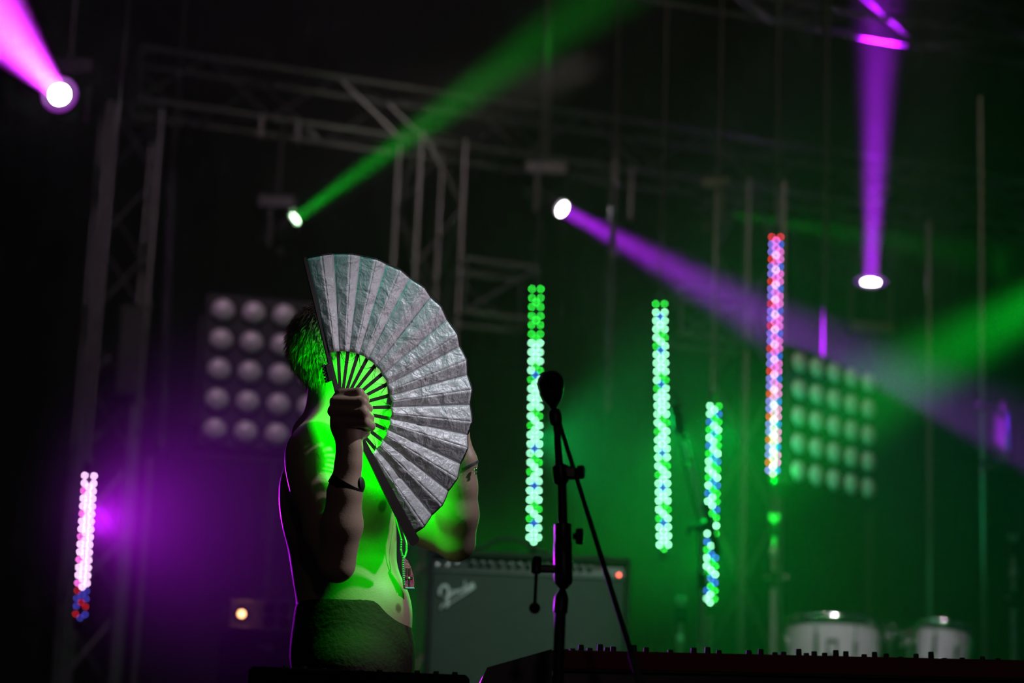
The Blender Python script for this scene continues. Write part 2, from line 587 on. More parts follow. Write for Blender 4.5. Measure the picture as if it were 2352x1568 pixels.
# ------------------------------------------------------------------ moving head lamps
def moving_head(label, p, q, color, power, lens_r=0.04, spread=7.0, strength=30.0, hang=None, ring=True, lens_col=(1, 0.9, 1)):
    p, q = V(p), V(q)
    d = (q - p).normalized()
    t = thing('moving_head', label, 'stage lamp', p)
    key = '%.2f_%.2f_%.2f_%.1f' % (*lens_col, strength)
    R = lens_r * 1.75
    part('head', MB().lathe(p - d * 0.005, -d, [(0, lens_r * 1.02), (0.0, R * 0.9), (0.015, R), (0.10, R), (0.16, R * 0.92), (0.24, R * 0.55), (0.25, R * 0.3)], 28), BLACKPLASTIC, t)
    mb = MB().lathe(p, d, [(0.0, lens_r), (0.004, lens_r * 0.8), (0.006, lens_r * 0.3), (0.0065, 0.0005)], 28)
    part('lens', mb, mat('lens_' + key, (0.05, 0.05, 0.05), 0.2, emit=lens_col, strength=strength), t)
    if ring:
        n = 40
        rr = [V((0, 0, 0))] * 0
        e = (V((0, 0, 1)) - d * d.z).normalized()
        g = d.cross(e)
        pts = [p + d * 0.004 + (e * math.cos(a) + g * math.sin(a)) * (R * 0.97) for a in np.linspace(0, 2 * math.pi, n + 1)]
        part('bezel_glow_ring', MB().tube(pts, 0.006, 8), mat('bezel_glow_%.2f_%.2f' % color[:2], (0.02, 0.02, 0.02), 0.4, emit=color, strength=0.5), t)  # emission stands in for lens glow caught by the front bezel
    side = d.cross(V((0, 0, 1))).normalized()
    c = p - d * 0.12
    up = 1 if hang else -1
    for s_ in (-1, 1):
        part('yoke_arm', MB().box(c + side * (s_ * (R + 0.025)), (0.02, 0.05, 0.2), None, 0.005), BLACKPLASTIC, t)
    part('base', MB().box(c + V((0, 0, up * 0.14)), (2 * R + 0.1, 0.16, 0.08), None, 0.012), BLACKPLASTIC, t)
    if hang:
        part('drop_pipe', MB().cyl(c + V((0, 0, 0.18)), (c.x, c.y, hang), 0.015, n=10), BLACKMETAL, t)
    else:
        part('stand_pole', MB().cyl((c.x, c.y, 0), c + V((0, 0, -0.18)), 0.02, n=10), BLACKMETAL, t)
        part('stand_base', MB().lathe((c.x, c.y, 0), (0, 0, 1), [(0, 0.22), (0.012, 0.22), (0.02, 0.05)], 24), BLACKMETAL, t)
    beam('beam', p + d * 0.012, q, color, power, lens_r * 0.9, spread)
    return t


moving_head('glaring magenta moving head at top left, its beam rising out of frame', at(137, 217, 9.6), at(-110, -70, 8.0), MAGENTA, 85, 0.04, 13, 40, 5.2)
moving_head('green moving head above the fan, beam crossing the overhead truss', at(678, 502, chord_at(678).y - 0.02), at(1290, 60, 11.2), GREEN, 5, 0.028, 12, 20, H0.z, False, (0.6, 1.0, 0.6))
moving_head('purple moving head tilted down towards the right', at(1292, 480, 11.3), at(1880, 800, 10.6), PURPLE, 11, 0.034, 13, 22, 5.2, False)
moving_head('small green moving head beside the right truss tower', at(1678, 493, chord_at(1678).y), at(2150, 570, 13.3), GREEN, 1.5, 0.02, 9, 1.0, H0.z, False, (0.1, 1.0, 0.1))
moving_head('purple moving head at right pointing straight up', at(2000, 648, 12.0), at(2022, -30, 11.2), PURPLE, 26, 0.042, 11, 40)
beam('beam_green_right', at(2700, 520, 7.0), at(1917, 955, 9.2), GREEN, 17, 0.05, 12)


# ------------------------------------------------------------------ blinder panels
BOWL = mat('frosted_lamp_glass', (0.85, 0.8, 0.85), 0.3, 0.1, noise=0.12, scale=30, bump=0.15, bscale=120, coat=0.4)
RIM = mat('dark_lamp_rim', (0.03, 0.03, 0.03), 0.4, 0.4, noise=0.2)


def blinder(label, c, yaw, pitch, lr, hang):
    c = V(c)
    ex = V((math.cos(yaw), math.sin(yaw), 0))
    ez = V((0, 0, 1))
    nrm = V((math.sin(yaw), -math.cos(yaw), 0))
    R = rotz(yaw)
    S = pitch * 5 + 0.02
    t = thing('blinder_panel', label, 'stage lamp', (c.x, c.y, 0))
    part('housing', MB().box(c - nrm * 0.06, (S, 0.10, S), R, 0.01), mat('blinder_housing', (0.035, 0.033, 0.036), 0.6, 0.2, noise=0.2), t)
    dome = MB().lathe((0, 0, 0), (0, -1, 0), [(0, lr), (0.012, lr * 0.9), (0.022, lr * 0.66), (0.028, lr * 0.36), (0.03, 0.0008)], 28)
    dm = shared(dome, 'lamp', BOWL)
    rm = shared(MB().lathe((0, 0.004, 0), (0, -1, 0), [(0, lr * 1.14), (0.012, lr * 1.12), (0.013, lr), (0.0, lr)], 28, cap=False), 'rim', RIM)
    for i in range(5):
        for j in range(5):
            p = c + ex * ((i - 2) * pitch) + ez * ((j - 2) * pitch) - nrm * 0.008
            M = Matrix.Translation(p) @ R.to_4x4()
            l = piece('lamp', dm, t, M)
            o = bpy.data.objects.new('rim', rm)
            COL.objects.link(o)
            o.parent = l
    part('yoke', MB().box(c + ex * (S / 2 + 0.012) - nrm * 0.06, (0.012, 0.04, S * 0.7), R).box(c - ex * (S / 2 + 0.012) - nrm * 0.06, (0.012, 0.04, S * 0.7), R)
         .box(c - ez * (S / 2 + 0.03) - nrm * 0.06, (S + 0.05, 0.04, 0.012), R), BLACKMETAL, t)
    b = c - nrm * 0.06
    if hang:
        part('hanging_pipe', MB().cyl((b.x, b.y, c.z + S / 2 - 0.01), (b.x, b.y, hang), 0.012), BLACKMETAL, t)
        return
    part('stand', MB().cyl((b.x, b.y, 0.02), (b.x, b.y, c.z - S / 2 - 0.03), 0.02).lathe((b.x, b.y, 0), (0, 0, 1), [(0, .25), (.015, .25), (.02, .03)], 20), BLACKMETAL, t)


blinder('pinkish five by five blinder panel behind the performer', at(644, 860, 9.75), math.radians(11), 0.1265, 0.05, 0)
blinder('green-lit five by five blinder panel turned to the right', at(1917, 978, 10.6), math.radians(43), 0.1225, 0.05, 5.2)


# ------------------------------------------------------------------ the performer: one continuous body grown from a distance field
class Field:
    def __init__(self, lo, hi, h):
        self.lo, self.h = np.array(lo, float), h
        self.n = [int(math.ceil((b - a) / h)) + 1 for a, b in zip(lo, hi)]
        self.D = np.full(self.n, 0.2, np.float32)

    def _win(self, lo, hi):
        a = np.clip(np.floor((np.array(lo) - self.lo) / self.h).astype(int), 0, np.array(self.n) - 1)
        b = np.clip(np.ceil((np.array(hi) - self.lo) / self.h).astype(int) + 1, 1, np.array(self.n))
        sl = tuple(slice(i, j) for i, j in zip(a, b))
        g = [self.lo[k] + self.h * np.arange(a[k], b[k]) for k in range(3)]
        return sl, np.meshgrid(*g, indexing='ij')

    def _blend(self, sl, d, k, cut=False):
        o = self.D[sl]
        if cut:
            d = -d
            hh = np.clip(0.5 - 0.5 * (d - o) / k, 0, 1) if k > 0 else (d > o).astype(float)
            self.D[sl] = np.maximum(o, d) if k <= 0 else (o * hh + d * (1 - hh)) + k * hh * (1 - hh)
            return
        if k <= 0:
            self.D[sl] = np.minimum(o, d)
        else:
            hh = np.clip(0.5 + 0.5 * (o - d) / k, 0, 1)
            self.D[sl] = (o * (1 - hh) + d * hh) - k * hh * (1 - hh)

    def cone(self, a, b, ra, rb, k=0.02, sy=1.0):
        """capsule with two radii; sy stretches it along y"""
        a, b = np.array(a, float), np.array(b, float)
        m = max(ra, rb) * max(1.0, sy) + 0.05
        sl, (X, Y, Z) = self._win(np.minimum(a, b) - m, np.maximum(a, b) + m)
        yc = a[1] + 0 * X
        ba = b - a
        L2 = float(ba @ ba) + 1e-9
        px, py, pz = X - a[0], Y - a[1], Z - a[2]
        t = np.clip((px * ba[0] + py * ba[1] + pz * ba[2]) / L2, 0, 1)
        dx, dy, dz = px - t * ba[0], (py - t * ba[1]) / sy, pz - t * ba[2]
        d = np.sqrt(dx * dx + dy * dy + dz * dz) - (ra + (rb - ra) * t)
        self._blend(sl, d, k)

    def ell(self, c, r, k=0.02, R=None, cut=False):
        c, r = np.array(c, float), np.array(r, float)
        m = r.max() + 0.05
        sl, (X, Y, Z) = self._win(c - m, c + m)
        q = np.stack([X - c[0], Y - c[1], Z - c[2]])
        if R is not None:
            q = np.tensordot(np.array(R).T, q, 1)
        q0 = np.sqrt(sum((q[i] / r[i]) ** 2 for i in range(3)))
        q1 = np.sqrt(sum((q[i] / (r[i] ** 2)) ** 2 for i in range(3))) + 1e-9
        self._blend(sl, q0 * (q0 - 1) / q1, k, cut)

    def chain(self, pts, rs, k=0.02, sy=1.0):
        for i in range(len(pts) - 1):
            self.cone(pts[i], pts[i + 1], rs[i], rs[i + 1], k, sy)

    def mesh(self):
        """surface nets: (verts, quads)"""
        D = self.D
        ins = D < 0
        nx, ny, nz = D.shape
        cnt = np.zeros((nx - 1, ny - 1, nz - 1), np.int8)
        for i in (0, 1):
            for j in (0, 1):
                for k in (0, 1):
                    cnt += ins[i:nx - 1 + i, j:ny - 1 + j, k:nz - 1 + k]
        act = np.argwhere((cnt > 0) & (cnt < 8))
        ids = np.full(cnt.shape, -1, np.int32)
        ids[tuple(act.T)] = np.arange(len(act))
        acc, num = np.zeros((len(act), 3)), np.zeros(len(act))
        cs = [(i, j, k) for i in (0, 1) for j in (0, 1) for k in (0, 1)]
        for a in cs:
            for ax in range(3):
                if a[ax]:
                    continue
                b = list(a)
                b[ax] = 1
                da = D[tuple((act + a).T)].astype(float)
                db = D[tuple((act + b).T)].astype(float)
                x = (da < 0) != (db < 0)
                tt = np.where(x, da / np.where(x, da - db, 1), 0)
                p = np.array(a, float)[None].repeat(len(act), 0)
                p[:, ax] += tt
                acc += p * x[:, None]
                num += x
        verts = self.lo + self.h * (act + acc / num[:, None])
        quads = []
        for ax in range(3):
            o1, o2 = [(1, 2), (2, 0), (0, 1)][ax]
            s0 = [slice(None)] * 3
            s1 = [slice(None)] * 3
            s0[ax], s1[ax] = slice(0, -1), slice(1, None)
            A, B = ins[tuple(s0)], ins[tuple(s1)]
            for flip, mk in ((False, A & ~B), (True, ~A & B)):
                e = np.argwhere(mk)
                e = e[(e[:, o1] > 0) & (e[:, o2] > 0) & (e[:, o1] < D.shape[o1] - 1) & (e[:, o2] < D.shape[o2] - 1)]
                c = []
                for u, v_ in ((-1, -1), (0, -1), (0, 0), (-1, 0)):
                    q = e.copy()
                    q[:, o1] += u
                    q[:, o2] += v_
                    c.append(ids[tuple(q.T)])
                c = np.stack(c, 1)
                quads.append(c[:, ::-1] if flip else c)
        return verts, np.concatenate(quads)


def field_object(name, F, material, parent, relax=2):
    vs, qs = F.mesh()
    # a little Laplacian relaxation against voxel steps
    e = np.concatenate([qs[:, [0, 1]], qs[:, [1, 2]], qs[:, [2, 3]], qs[:, [3, 0]]])
    for _ in range(relax):
        s, c = np.zeros_like(vs), np.zeros(len(vs))
        for k in range(3):
            s[:, k] = np.bincount(e[:, 0], vs[e[:, 1], k], len(vs)) + np.bincount(e[:, 1], vs[e[:, 0], k], len(vs))
        c = np.bincount(e[:, 0], minlength=len(vs)) + np.bincount(e[:, 1], minlength=len(vs))
        vs = vs * 0.5 + 0.5 * s / np.maximum(c, 1)[:, None]
    off = np.array(root_loc(parent))
    me = bpy.data.meshes.new(name)
    me.vertices.add(len(vs))
    me.vertices.foreach_set('co', (vs - off).astype(np.float32).ravel())
    me.loops.add(len(qs) * 4)
    me.loops.foreach_set('vertex_index', qs.astype(np.int32).ravel())
    me.polygons.add(len(qs))
    me.polygons.foreach_set('loop_start', np.arange(0, len(qs) * 4, 4, dtype=np.int32))
    me.update(calc_edges=True)
    me.validate()
    me.shade_smooth()
    me.materials.append(material)
    o = bpy.data.objects.new(name, me)
    COL.objects.link(o)
    o.parent = parent
    return o, vs, qs


PB = at(806, 1480, 5.36)
person = thing('person', 'bare-chested person facing right, holding an open fan before the face', 'person', (PB.x, PB.y, 0))
A = at
SKIN_SPOTS = [(at(884, 1163, 5.20), 0.017, 'n'), (at(921, 1394, 5.23), 0.012, 'v')]


def skin_material():
    m = mat('skin', (0.50, 0.33, 0.25), 0.48, noise=0.10, scale=22, bump=0.06, bscale=260)
    nt = m.node_tree
    b = nt.nodes['Principled BSDF']
    b.inputs['Subsurface Weight'].default_value = 0.0
    at_ = nt.nodes.new('ShaderNodeAttribute')
    at_.attribute_name = 'mark'
    old = b.inputs['Base Color'].links[0].from_socket
    mx = nt.nodes.new('ShaderNodeMix')
    mx.data_type = 'RGBA'
    nt.links.new(at_.outputs['Fac'], mx.inputs[0])
    nt.links.new(old, mx.inputs[6])
    mx.inputs[7].default_value = (0.16, 0.07, 0.05, 1)
    nt.links.new(mx.outputs[2], b.inputs['Base Color'])
    return m


SKIN = skin_material()
F = Field((-0.62, 4.93, 0.80), (0.02, 5.66, 1.84), 0.0042)
# trunk
F.chain([A(818, 1560, 5.37), A(808, 1460, 5.37), A(806, 1385, 5.37), A(790, 1300, 5.37), A(784, 1220, 5.37), A(772, 1120, 5.37), A(778, 1040, 5.37)],
        [0.118, 0.120, 0.112, 0.110, 0.116, 0.112, 0.085], 0.03, 1.28)
F.ell(A(884, 1405, 5.36), (0.048, 0.09, 0.06), 0.05)            # belly
F.ell(A(836, 1120, 5.27), (0.058, 0.068, 0.075), 0.06)         # chest, near side
F.ell(A(854, 1115, 5.46), (0.058, 0.068, 0.075), 0.06)
F.ell(A(728, 1140, 5.30), (0.080, 0.085, 0.120), 0.04)          # shoulder blade
F.ell(A(730, 1140, 5.46), (0.072, 0.080, 0.110), 0.04)
F.chain([A(730, 1005, 5.40), A(775, 975, 5.37), A(775, 900, 5.36), A(782, 850, 5.36)], [0.062, 0.070, 0.060, 0.060], 0.03)   # neck
F.chain([A(722, 1010, 5.24), A(770, 960, 5.35)], [0.045, 0.045], 0.04)    # trapezius
# head, bowed towards the right
hR = Matrix.Rotation(math.radians(30), 3, 'Y')
F.ell(A(764, 794, 5.36), (0.096, 0.077, 0.090), 0.02, hR)
F.ell(A(802, 826, 5.36), (0.074, 0.066, 0.098), 0.03, hR)
F.chain([A(800, 868, 5.36), A(850, 898, 5.36)], [0.057, 0.040], 0.03)
F.chain([A(858, 806, 5.36), A(888, 838, 5.36)], [0.014, 0.019], 0.015)     # nose
F.ell(A(868, 870, 5.36), (0.018, 0.026, 0.013), 0.012, hR)                 # lips
for sy_ in (-1, 1):
    F.ell(A(852, 800, 5.36 + sy_ * 0.032), (0.018, 0.020, 0.012), 0.01, hR, cut=True)   # eye sockets
    F.ell(A(848, 802, 5.36 + sy_ * 0.031), (0.013, 0.013, 0.012), 0.004)
    F.ell(A(846, 786, 5.36 + sy_ * 0.030), (0.016, 0.026, 0.008), 0.010, hR)            # brows
    F.ell(A(778, 836, 5.36 + sy_ * 0.076), (0.021, 0.009, 0.033), 0.006, hR)            # ears
    F.ell(A(782, 834, 5.36 + sy_ * 0.086), (0.010, 0.006, 0.018), 0.004, hR, cut=True)
# near arm
F.chain([A(722, 1042, 5.21), A(733, 1130, 5.17), A(752, 1225, 5.15), A(772, 1296, 5.125)], [0.062, 0.055, 0.046, 0.038], 0.025)
F.ell(A(722, 1060, 5.18), (0.058, 0.055, 0.075), 0.03)
F.chain([A(775, 1294, 5.12), A(786, 1205, 5.09), A(792, 1130, 5.07), A(801, 1060, 5.055), A(803, 1030, 5.05)], [0.038, 0.043, 0.036, 0.0275, 0.027], 0.012)
# near hand: the fist round the fan
F.chain([A(803, 1030, 5.05), A(796, 975, 5.045), A(790, 925, 5.04)], [0.026, 0.033, 0.029], 0.012)
F.ell(A(806, 965, 5.05), (0.036, 0.022, 0.050), 0.012)
for pts in (((783, 905, 5.028), (824, 902, 5.012), (838, 916, 5.045), (818, 922, 5.072)),
            ((769, 922, 5.020), (832, 924, 4.998), (846, 938, 5.040), (820, 944, 5.075)),
            ((764, 944, 5.020), (834, 947, 4.994), (849, 960, 5.040), (822, 966, 5.075)),
            ((770, 966, 5.024), (838, 970, 5.004), (852, 979, 5.042), (826, 985, 5.070))):
    F.chain([A(*p) for p in pts], [0.0125, 0.0115, 0.0105, 0.0092], 0.004)
F.chain([A(806, 1010, 5.055), A(835, 990, 5.07), A(846, 965, 5.095), A(838, 940, 5.10)], [0.016, 0.0145, 0.012, 0.010], 0.006)
# far arm, folded, elbow forward
F.ell(A(866, 1000, 5.50), (0.068, 0.060, 0.070), 0.04)
F.chain([A(860, 1015, 5.52), A(915, 1120, 5.50), A(985, 1202, 5.47), A(1046, 1246, 5.45)], [0.064, 0.058, 0.051, 0.041], 0.025)
F.chain([A(800, 930, 5.38), A(850, 975, 5.44)], [0.06, 0.06], 0.04)
F.chain([A(1050, 1244, 5.445), A(1052, 1180, 5.41), A(1058, 1120, 5.39), A(1066, 1060, 5.375), A(1050, 990, 5.37), A(1030, 950, 5.37)], [0.041, 0.046, 0.037, 0.028, 0.024, 0.024], 0.014)
F.ell(A(1008, 915, 5.375), (0.040, 0.016, 0.046), 0.012)
for dx, ln in ((-34, 58), (-12, 74), (10, 70), (30, 52)):
    F.chain([A(1008 + dx, 880, 5.375), A(1002 + dx * 1.15, 880 - ln * .5, 5.37), A(994 + dx * 1.2, 880 - ln, 5.378)], [0.0105, 0.0095, 0.008], 0.004)
F.chain([A(992, 935, 5.372), A(956, 905, 5.36), A(942, 878, 5.36)], [0.014, 0.0115, 0.009], 0.006)
F.ell(A(921, 1394, 5.235), (0.010, 0.010, 0.012), 0.008, cut=True)         # navel
body, bv, bq = field_object('body', F, SKIN, person)
mk = np.zeros(len(bv), np.float32)
for p, r, _ in SKIN_SPOTS:
    # nearest skin to the line of the landmark
    d = np.array(p) - np.array(CAM)
    d /= np.linalg.norm(d)
    rel = bv - np.array(CAM)
    off = np.linalg.norm(rel - (rel @ d)[:, None] * d, axis=1)
    cand = np.where(off < 0.006)[0]
    if len(cand):
        c0 = bv[cand[np.argmin((rel @ d)[cand])]]
        dist = np.linalg.norm(bv - c0, axis=1)
        mk = np.maximum(mk, np.clip((r - dist) / (r * 0.35), 0, 1) * 0.85)
attr = body.data.attributes.new('mark', 'FLOAT', 'POINT')
attr.data.foreach_set('value', mk)

# hair: a cap and short strands combed back
HAIR = mat('hair_brown', (0.30, 0.22, 0.15), 0.5, noise=0.35, scale=120, spec=0.6)
G = Field((-0.55, 5.2, 1.40), (-0.20, 5.52, 1.80), 0.004)
hc = A(764, 794, 5.36)
G.ell(hc, (0.101, 0.083, 0.096), 0.0, hR)
G.ell(A(765, 856, 5.36), (0.050, 0.068, 0.070), 0.03)
fwd_ = V((math.cos(math.radians(30)), 0, -math.sin(math.radians(30))))
upv_ = V((math.sin(math.radians(30)), 0, math.cos(math.radians(30))))
G.ell(hc + fwd_ * 0.125 - upv_ * 0.035, (0.085, 0.12, 0.10), 0.01, hR, cut=True)
G.ell(A(790, 842, 5.28), (0.026, 0.03, 0.036), 0.008, hR, cut=True)
G.ell(A(800, 940, 5.36), (0.060, 0.12, 0.060), 0.01, cut=True)
hair, hv, hq = field_object('hair', G, HAIR, person, 1)
hn = np.cross(hv[hq[:, 1]] - hv[hq[:, 0]], hv[hq[:, 2]] - hv[hq[:, 0]])
hn /= np.linalg.norm(hn, axis=1)[:, None] + 1e-9
hcn = hv[hq].mean(1)
outw = ((hcn - np.array(hc)) * hn).sum(1) > 0.03
pick = np.where(outw)[0]
pick = RNG.choice(pick, min(7000, len(pick)), replace=False)
st = MB()
whorl = np.array(hc - fwd_ * 0.07 + upv_ * 0.07)
for i in pick:
    p, nn = hcn[i], hn[i]
    flow = p - whorl
    flow -= nn * (flow @ nn)
    flow /= np.linalg.norm(flow) + 1e-6
    d = V(nn * 0.45 + flow * 0.9 + RNG.normal(size=3) * 0.22).normalized()
    L = 0.016 + 0.014 * random.random()
    s = d.cross(V(nn)).normalized() * 0.0011
    p = V(p) - V(nn) * 0.001
    tip = p + d * L - V((0, 0, 0.002))
    mid = p + d * L * 0.5 + V(nn) * 0.0022
    st.add([p - s, p + s, p + V(nn) * 0.0012, mid - s * .8, mid + s * .8, mid + V(nn) * .001, tip], [(0, 1, 4, 3), (1, 2, 5, 4), (2, 0, 3, 5), (3, 4, 6), (4, 5, 6), (5, 3, 6)])
tag(part('hair_strands', st, HAIR, hair), kind='stuff')

# trousers and shoes
TROUSER = mat('dark_red_cotton', (0.022, 0.004, 0.003), 0.85, noise=0.3, scale=60, bump=0.25, bscale=90)
T = Field((-0.60, 5.05, 0.02), (0.0, 5.70, 1.10), 0.006)
T.chain([A(806, 1425, 5.37), A(810, 1500, 5.37), A(816, 1580, 5.37)], [0.127, 0.132, 0.128], 0.03, 1.26)
for sy_, dx in ((-0.095, 0.02), (0.095, -0.02)):
    hip = V((PB.x + 0.01, PB.y + sy_, 0.86))
    T.chain([hip, V((PB.x + 0.03 + dx, PB.y + sy_ * 1.1, 0.50)), V((PB.x + dx, PB.y + sy_ * 1.2, 0.09))], [0.098, 0.078, 0.072], 0.02)
wl = A(806, 1412, 5.37)
T.ell(wl + V((-0.02, 0, 0.17)), (0.30, 0.30, 0.165), 0.004, Matrix.Rotation(math.radians(7), 3, 'Y'), cut=True)
trousers, _, _ = field_object('trousers', T, TROUSER, person, 2)
part('waistband', MB().lathe(wl + V((0, 0, -0.034)), (0.10, 0, 1), [(0, 0.124), (0.004, 0.1265), (0.026, 0.1265), (0.030, 0.122)], 48, cap=False, sx=1.26, xdir=(0, 1, 0)), mat('dark_waistband', (0.03, 0.012, 0.011), 0.8, noise=0.3), trousers)
for sy_, dx in ((-0.114, 0.02), (0.114, -0.02)):
    s = Field((PB.x - 0.2, PB.y + sy_ - 0.1, -0.03), (PB.x + 0.3, PB.y + sy_ + 0.1, 0.16), 0.007)
    c = V((PB.x + dx, PB.y + sy_, 0.0))
    s.chain([c + V((-0.05, 0, 0.045)), c + V((0.07, 0, 0.042)), c + V((0.16, 0, 0.036))], [0.043, 0.042, 0.034], 0.02)
    s.chain([c + V((-0.03, 0, 0.05)), c + V((-0.02, 0, 0.11))], [0.045, 0.045], 0.02)
    field_object('shoe', s, RUBBER, person, 1)
# watch on the near wrist, bracelet on the far one
def band(c, ax, r, wdt, th, n=40, sx=1.0):
    return MB().lathe(V(c) - V(ax).normalized() * wdt / 2, ax, [(0, r), (0, r + th), (wdt, r + th), (wdt, r), (0, r)], n, cap=False, sx=sx)


wa = A(795, 1115, 5.068)
wx = A(803, 1035, 5.05) - A(789, 1180, 5.085)
wt = part('wristwatch', band(wa, wx + V((0.06, 0, 0)), 0.0345, 0.020, 0.004), mat('dark_watch_strap', (0.03, 0.028, 0.03), 0.5, noise=0.2), person)
wd = V((0.93, -0.3, 0.1)).normalized()
part('watch_case', MB().lathe(wa + wd * 0.032, wd, [(0, 0.015), (0.005, 0.015), (0.007, 0.012)], 24), BLACKMETAL, wt)
ba = A(1069, 1072, 5.378)
bx_ = A(1070, 1050, 5.375) - A(1062, 1110, 5.39)
bc = part('bracelet', band(ba, bx_ + V((-0.035, 0, 0)), 0.0295, 0.005, 0.003), mat('dark_cord', (0.03, 0.04, 0.05), 0.5, noise=0.3), person)
part('charm', MB().sphere(A(1092, 1077, 5.35), 0.0045, 10, 8).sphere(A(1092, 1086, 5.35), 0.0035, 10, 8), CHROME, bc)

# bead necklace with a pink pendant
npd = A(938, 1318, 5.28)
nk = thing('bead_necklace', 'pink beaded pendant on a green cord hanging under the fan tip', 'necklace', npd)
PINK = mat('pink_beads', (0.75, 0.07, 0.30), 0.4, noise=0.25, scale=300, bump=0.5, bscale=420)
cord_pts1 = [A(922, 1240, 5.275), A(921, 1262, 5.275), A(924, 1275, 5.277), A(928, 1281, 5.28)]
cord_pts2 = [A(934, 1252, 5.285), A(934, 1265, 5.285), A(931, 1276, 5.282), A(928, 1281, 5.28)]
GB = mat('green_beads', (0.10, 0.55, 0.20), 0.35, noise=0.2)
cdp = MB()
neckp = [A(800, 985, 5.30), A(850, 1040, 5.26), A(895, 1140, 5.265), A(921, 1235, 5.275)]
neckq = [A(800, 985, 5.42), A(860, 1040, 5.40), A(905, 1140, 5.34), A(934, 1248, 5.285)]
part('cord', MB().tube(neckp + cord_pts1, 0.0016, 6), GB, nk)
part('cord', MB().tube(neckq + cord_pts2, 0.0016, 6), GB, nk)
beadme = shared(MB().sphere((0, 0, 0), 0.0024, 8, 6), 'bead', GB)
for pts in (cord_pts1, cord_pts2):
    for i in range(len(pts) - 1):
        for s in np.linspace(0, 1, 5)[:-1]:
            piece('bead', beadme, nk, Matrix.Translation(pts[i].lerp(pts[i + 1], s)))
out = [(928, 1278), (937, 1288), (944, 1302), (949, 1320), (952, 1340), (950, 1352), (930, 1351), (928, 1335), (927, 1310), (926, 1292)]
pm = MB()
def pY(x):
    return 5.28 + (x - 938) / 1040 * 0.8


pf = [A(x, y, pY(x)) for x, y in out]
pk = [A(x, y, pY(x)) + V((-0.0035, 0.0045, 0)) for x, y in out]
n = len(out)
pm.add(pf + pk, [tuple(range(n - 1, -1, -1)), tuple(range(n, 2 * n))] + [(i, (i + 1) % n, n + (i + 1) % n, n + i) for i in range(n)])
pend = part('pendant', pm, PINK, nk, 'pink beaded triangle')
TEALB = mat('teal_beads', (0.05, 0.45, 0.5), 0.35, noise=0.2)
tb = shared(MB().sphere((0, 0, 0), 0.0023, 8, 6), 'edge_bead', TEALB)
for i in range(13):
    piece('edge_bead', tb, pend, Matrix.Translation(A(926.5 - 1.2 * math.sin(i / 12 * 3.1) + i * 0.2, 1282 + i * 5.0, pY(926))))
part('hem', MB().tube([A(930, 1350.5, pY(930)), A(951, 1351, pY(951))], 0.0024, 8), mat('blue_beads', (0.12, 0.28, 0.6), 0.4, noise=0.2), pend)
DK = mat('dark_beads', (0.12, 0.01, 0.05), 0.5, noise=0.2)
for x0, y0, x1, y1 in ((932, 1304, 935, 1319), (938, 1305, 942, 1320), (931, 1324, 935, 1330), (943, 1324, 947, 1330), (938.5, 1332, 940.5, 1345)):
    c = A((x0 + x1) / 2, (y0 + y1) / 2, pY((x0 + x1) / 2)) + V((0.0006, -0.0008, 0))
    part('dark_patch', MB().box(c, ((x1 - x0) / 1040 * 1.25, 0.002, (y1 - y0) / 1040), rotz(0.67)), DK, pend)
part('white_bead', MB().sphere(A(939, 1328, pY(939)) + V((0.001, -0.001, 0)), 0.0025, 8, 6), mat('white_bead', (0.8, 0.8, 0.75), 0.3, noise=0.05), pend)

# ------------------------------------------------------------------ the hand fan
FC = V((-0.3557, 5.05, 1.3968))
FU = V((0.7758, 0.4485, 0.4439)).normalized()
FW = V((-0.2766, -0.3906, 0.8780))
FW = (FW - FU * FW.dot(FU)).normalized()
FN = FU.cross(FW)                       # towards the audience
fan = thing('hand_fan', 'large silver folding fan held open in front of the face', 'fan', FC)
TH1, TH0 = math.radians(88.0), math.radians(-74.5)
NP_ = 28
RI, RO = 0.1225, 0.3305


def fp(r, th, z=0.0):
    return FC + FU * (r * math.cos(th)) + FW * (r * math.sin(th)) + FN * z


def fan_fabric():
    m = bpy.data.materials.new('silver_fan_cloth')
    m.use_nodes = True
    nt = m.node_tree
    b = nt.nodes['Principled BSDF']
    b.inputs['Base Color'].default_value = (0.80, 0.78, 0.82, 1)
    b.inputs['Roughness'].default_value = 0.42
    b.inputs['Metallic'].default_value = 0.15
    b.inputs['Sheen Weight'].default_value = 0.2
    tc = nt.nodes.new('ShaderNodeTexCoord')
    prev = None
    h = None
    for s, k in ((22.0, 0.9), (64.0, 0.30), (380.0, 0.05)):
        n1 = nt.nodes.new('ShaderNodeTexNoise')
        n1.inputs['Scale'].default_value = s
        n1.inputs['Detail'].default_value = 3
        n1.inputs['Distortion'].default_value = 1.2
        nt.links.new(tc.outputs['Object'], n1.inputs['Vector'])
        mu = nt.nodes.new('ShaderNodeMath')
        mu.operation = 'MULTIPLY'
        mu.inputs[1].default_value = k
        nt.links.new(n1.outputs['Fac'], mu.inputs[0])
        if h is None:
            h = mu.outputs[0]
            first = n1
        else:
            ad = nt.nodes.new('ShaderNodeMath')
            nt.links.new(h, ad.inputs[0])
            nt.links.new(mu.outputs[0], ad.inputs[1])
            h = ad.outputs[0]
    bp = nt.nodes.new('ShaderNodeBump')
    bp.inputs['Strength'].default_value = 0.6
    bp.inputs['Distance'].default_value = 0.011
    nt.links.new(h, bp.inputs['Height'])
    nt.links.new(bp.outputs[0], b.inputs['Normal'])
    return m


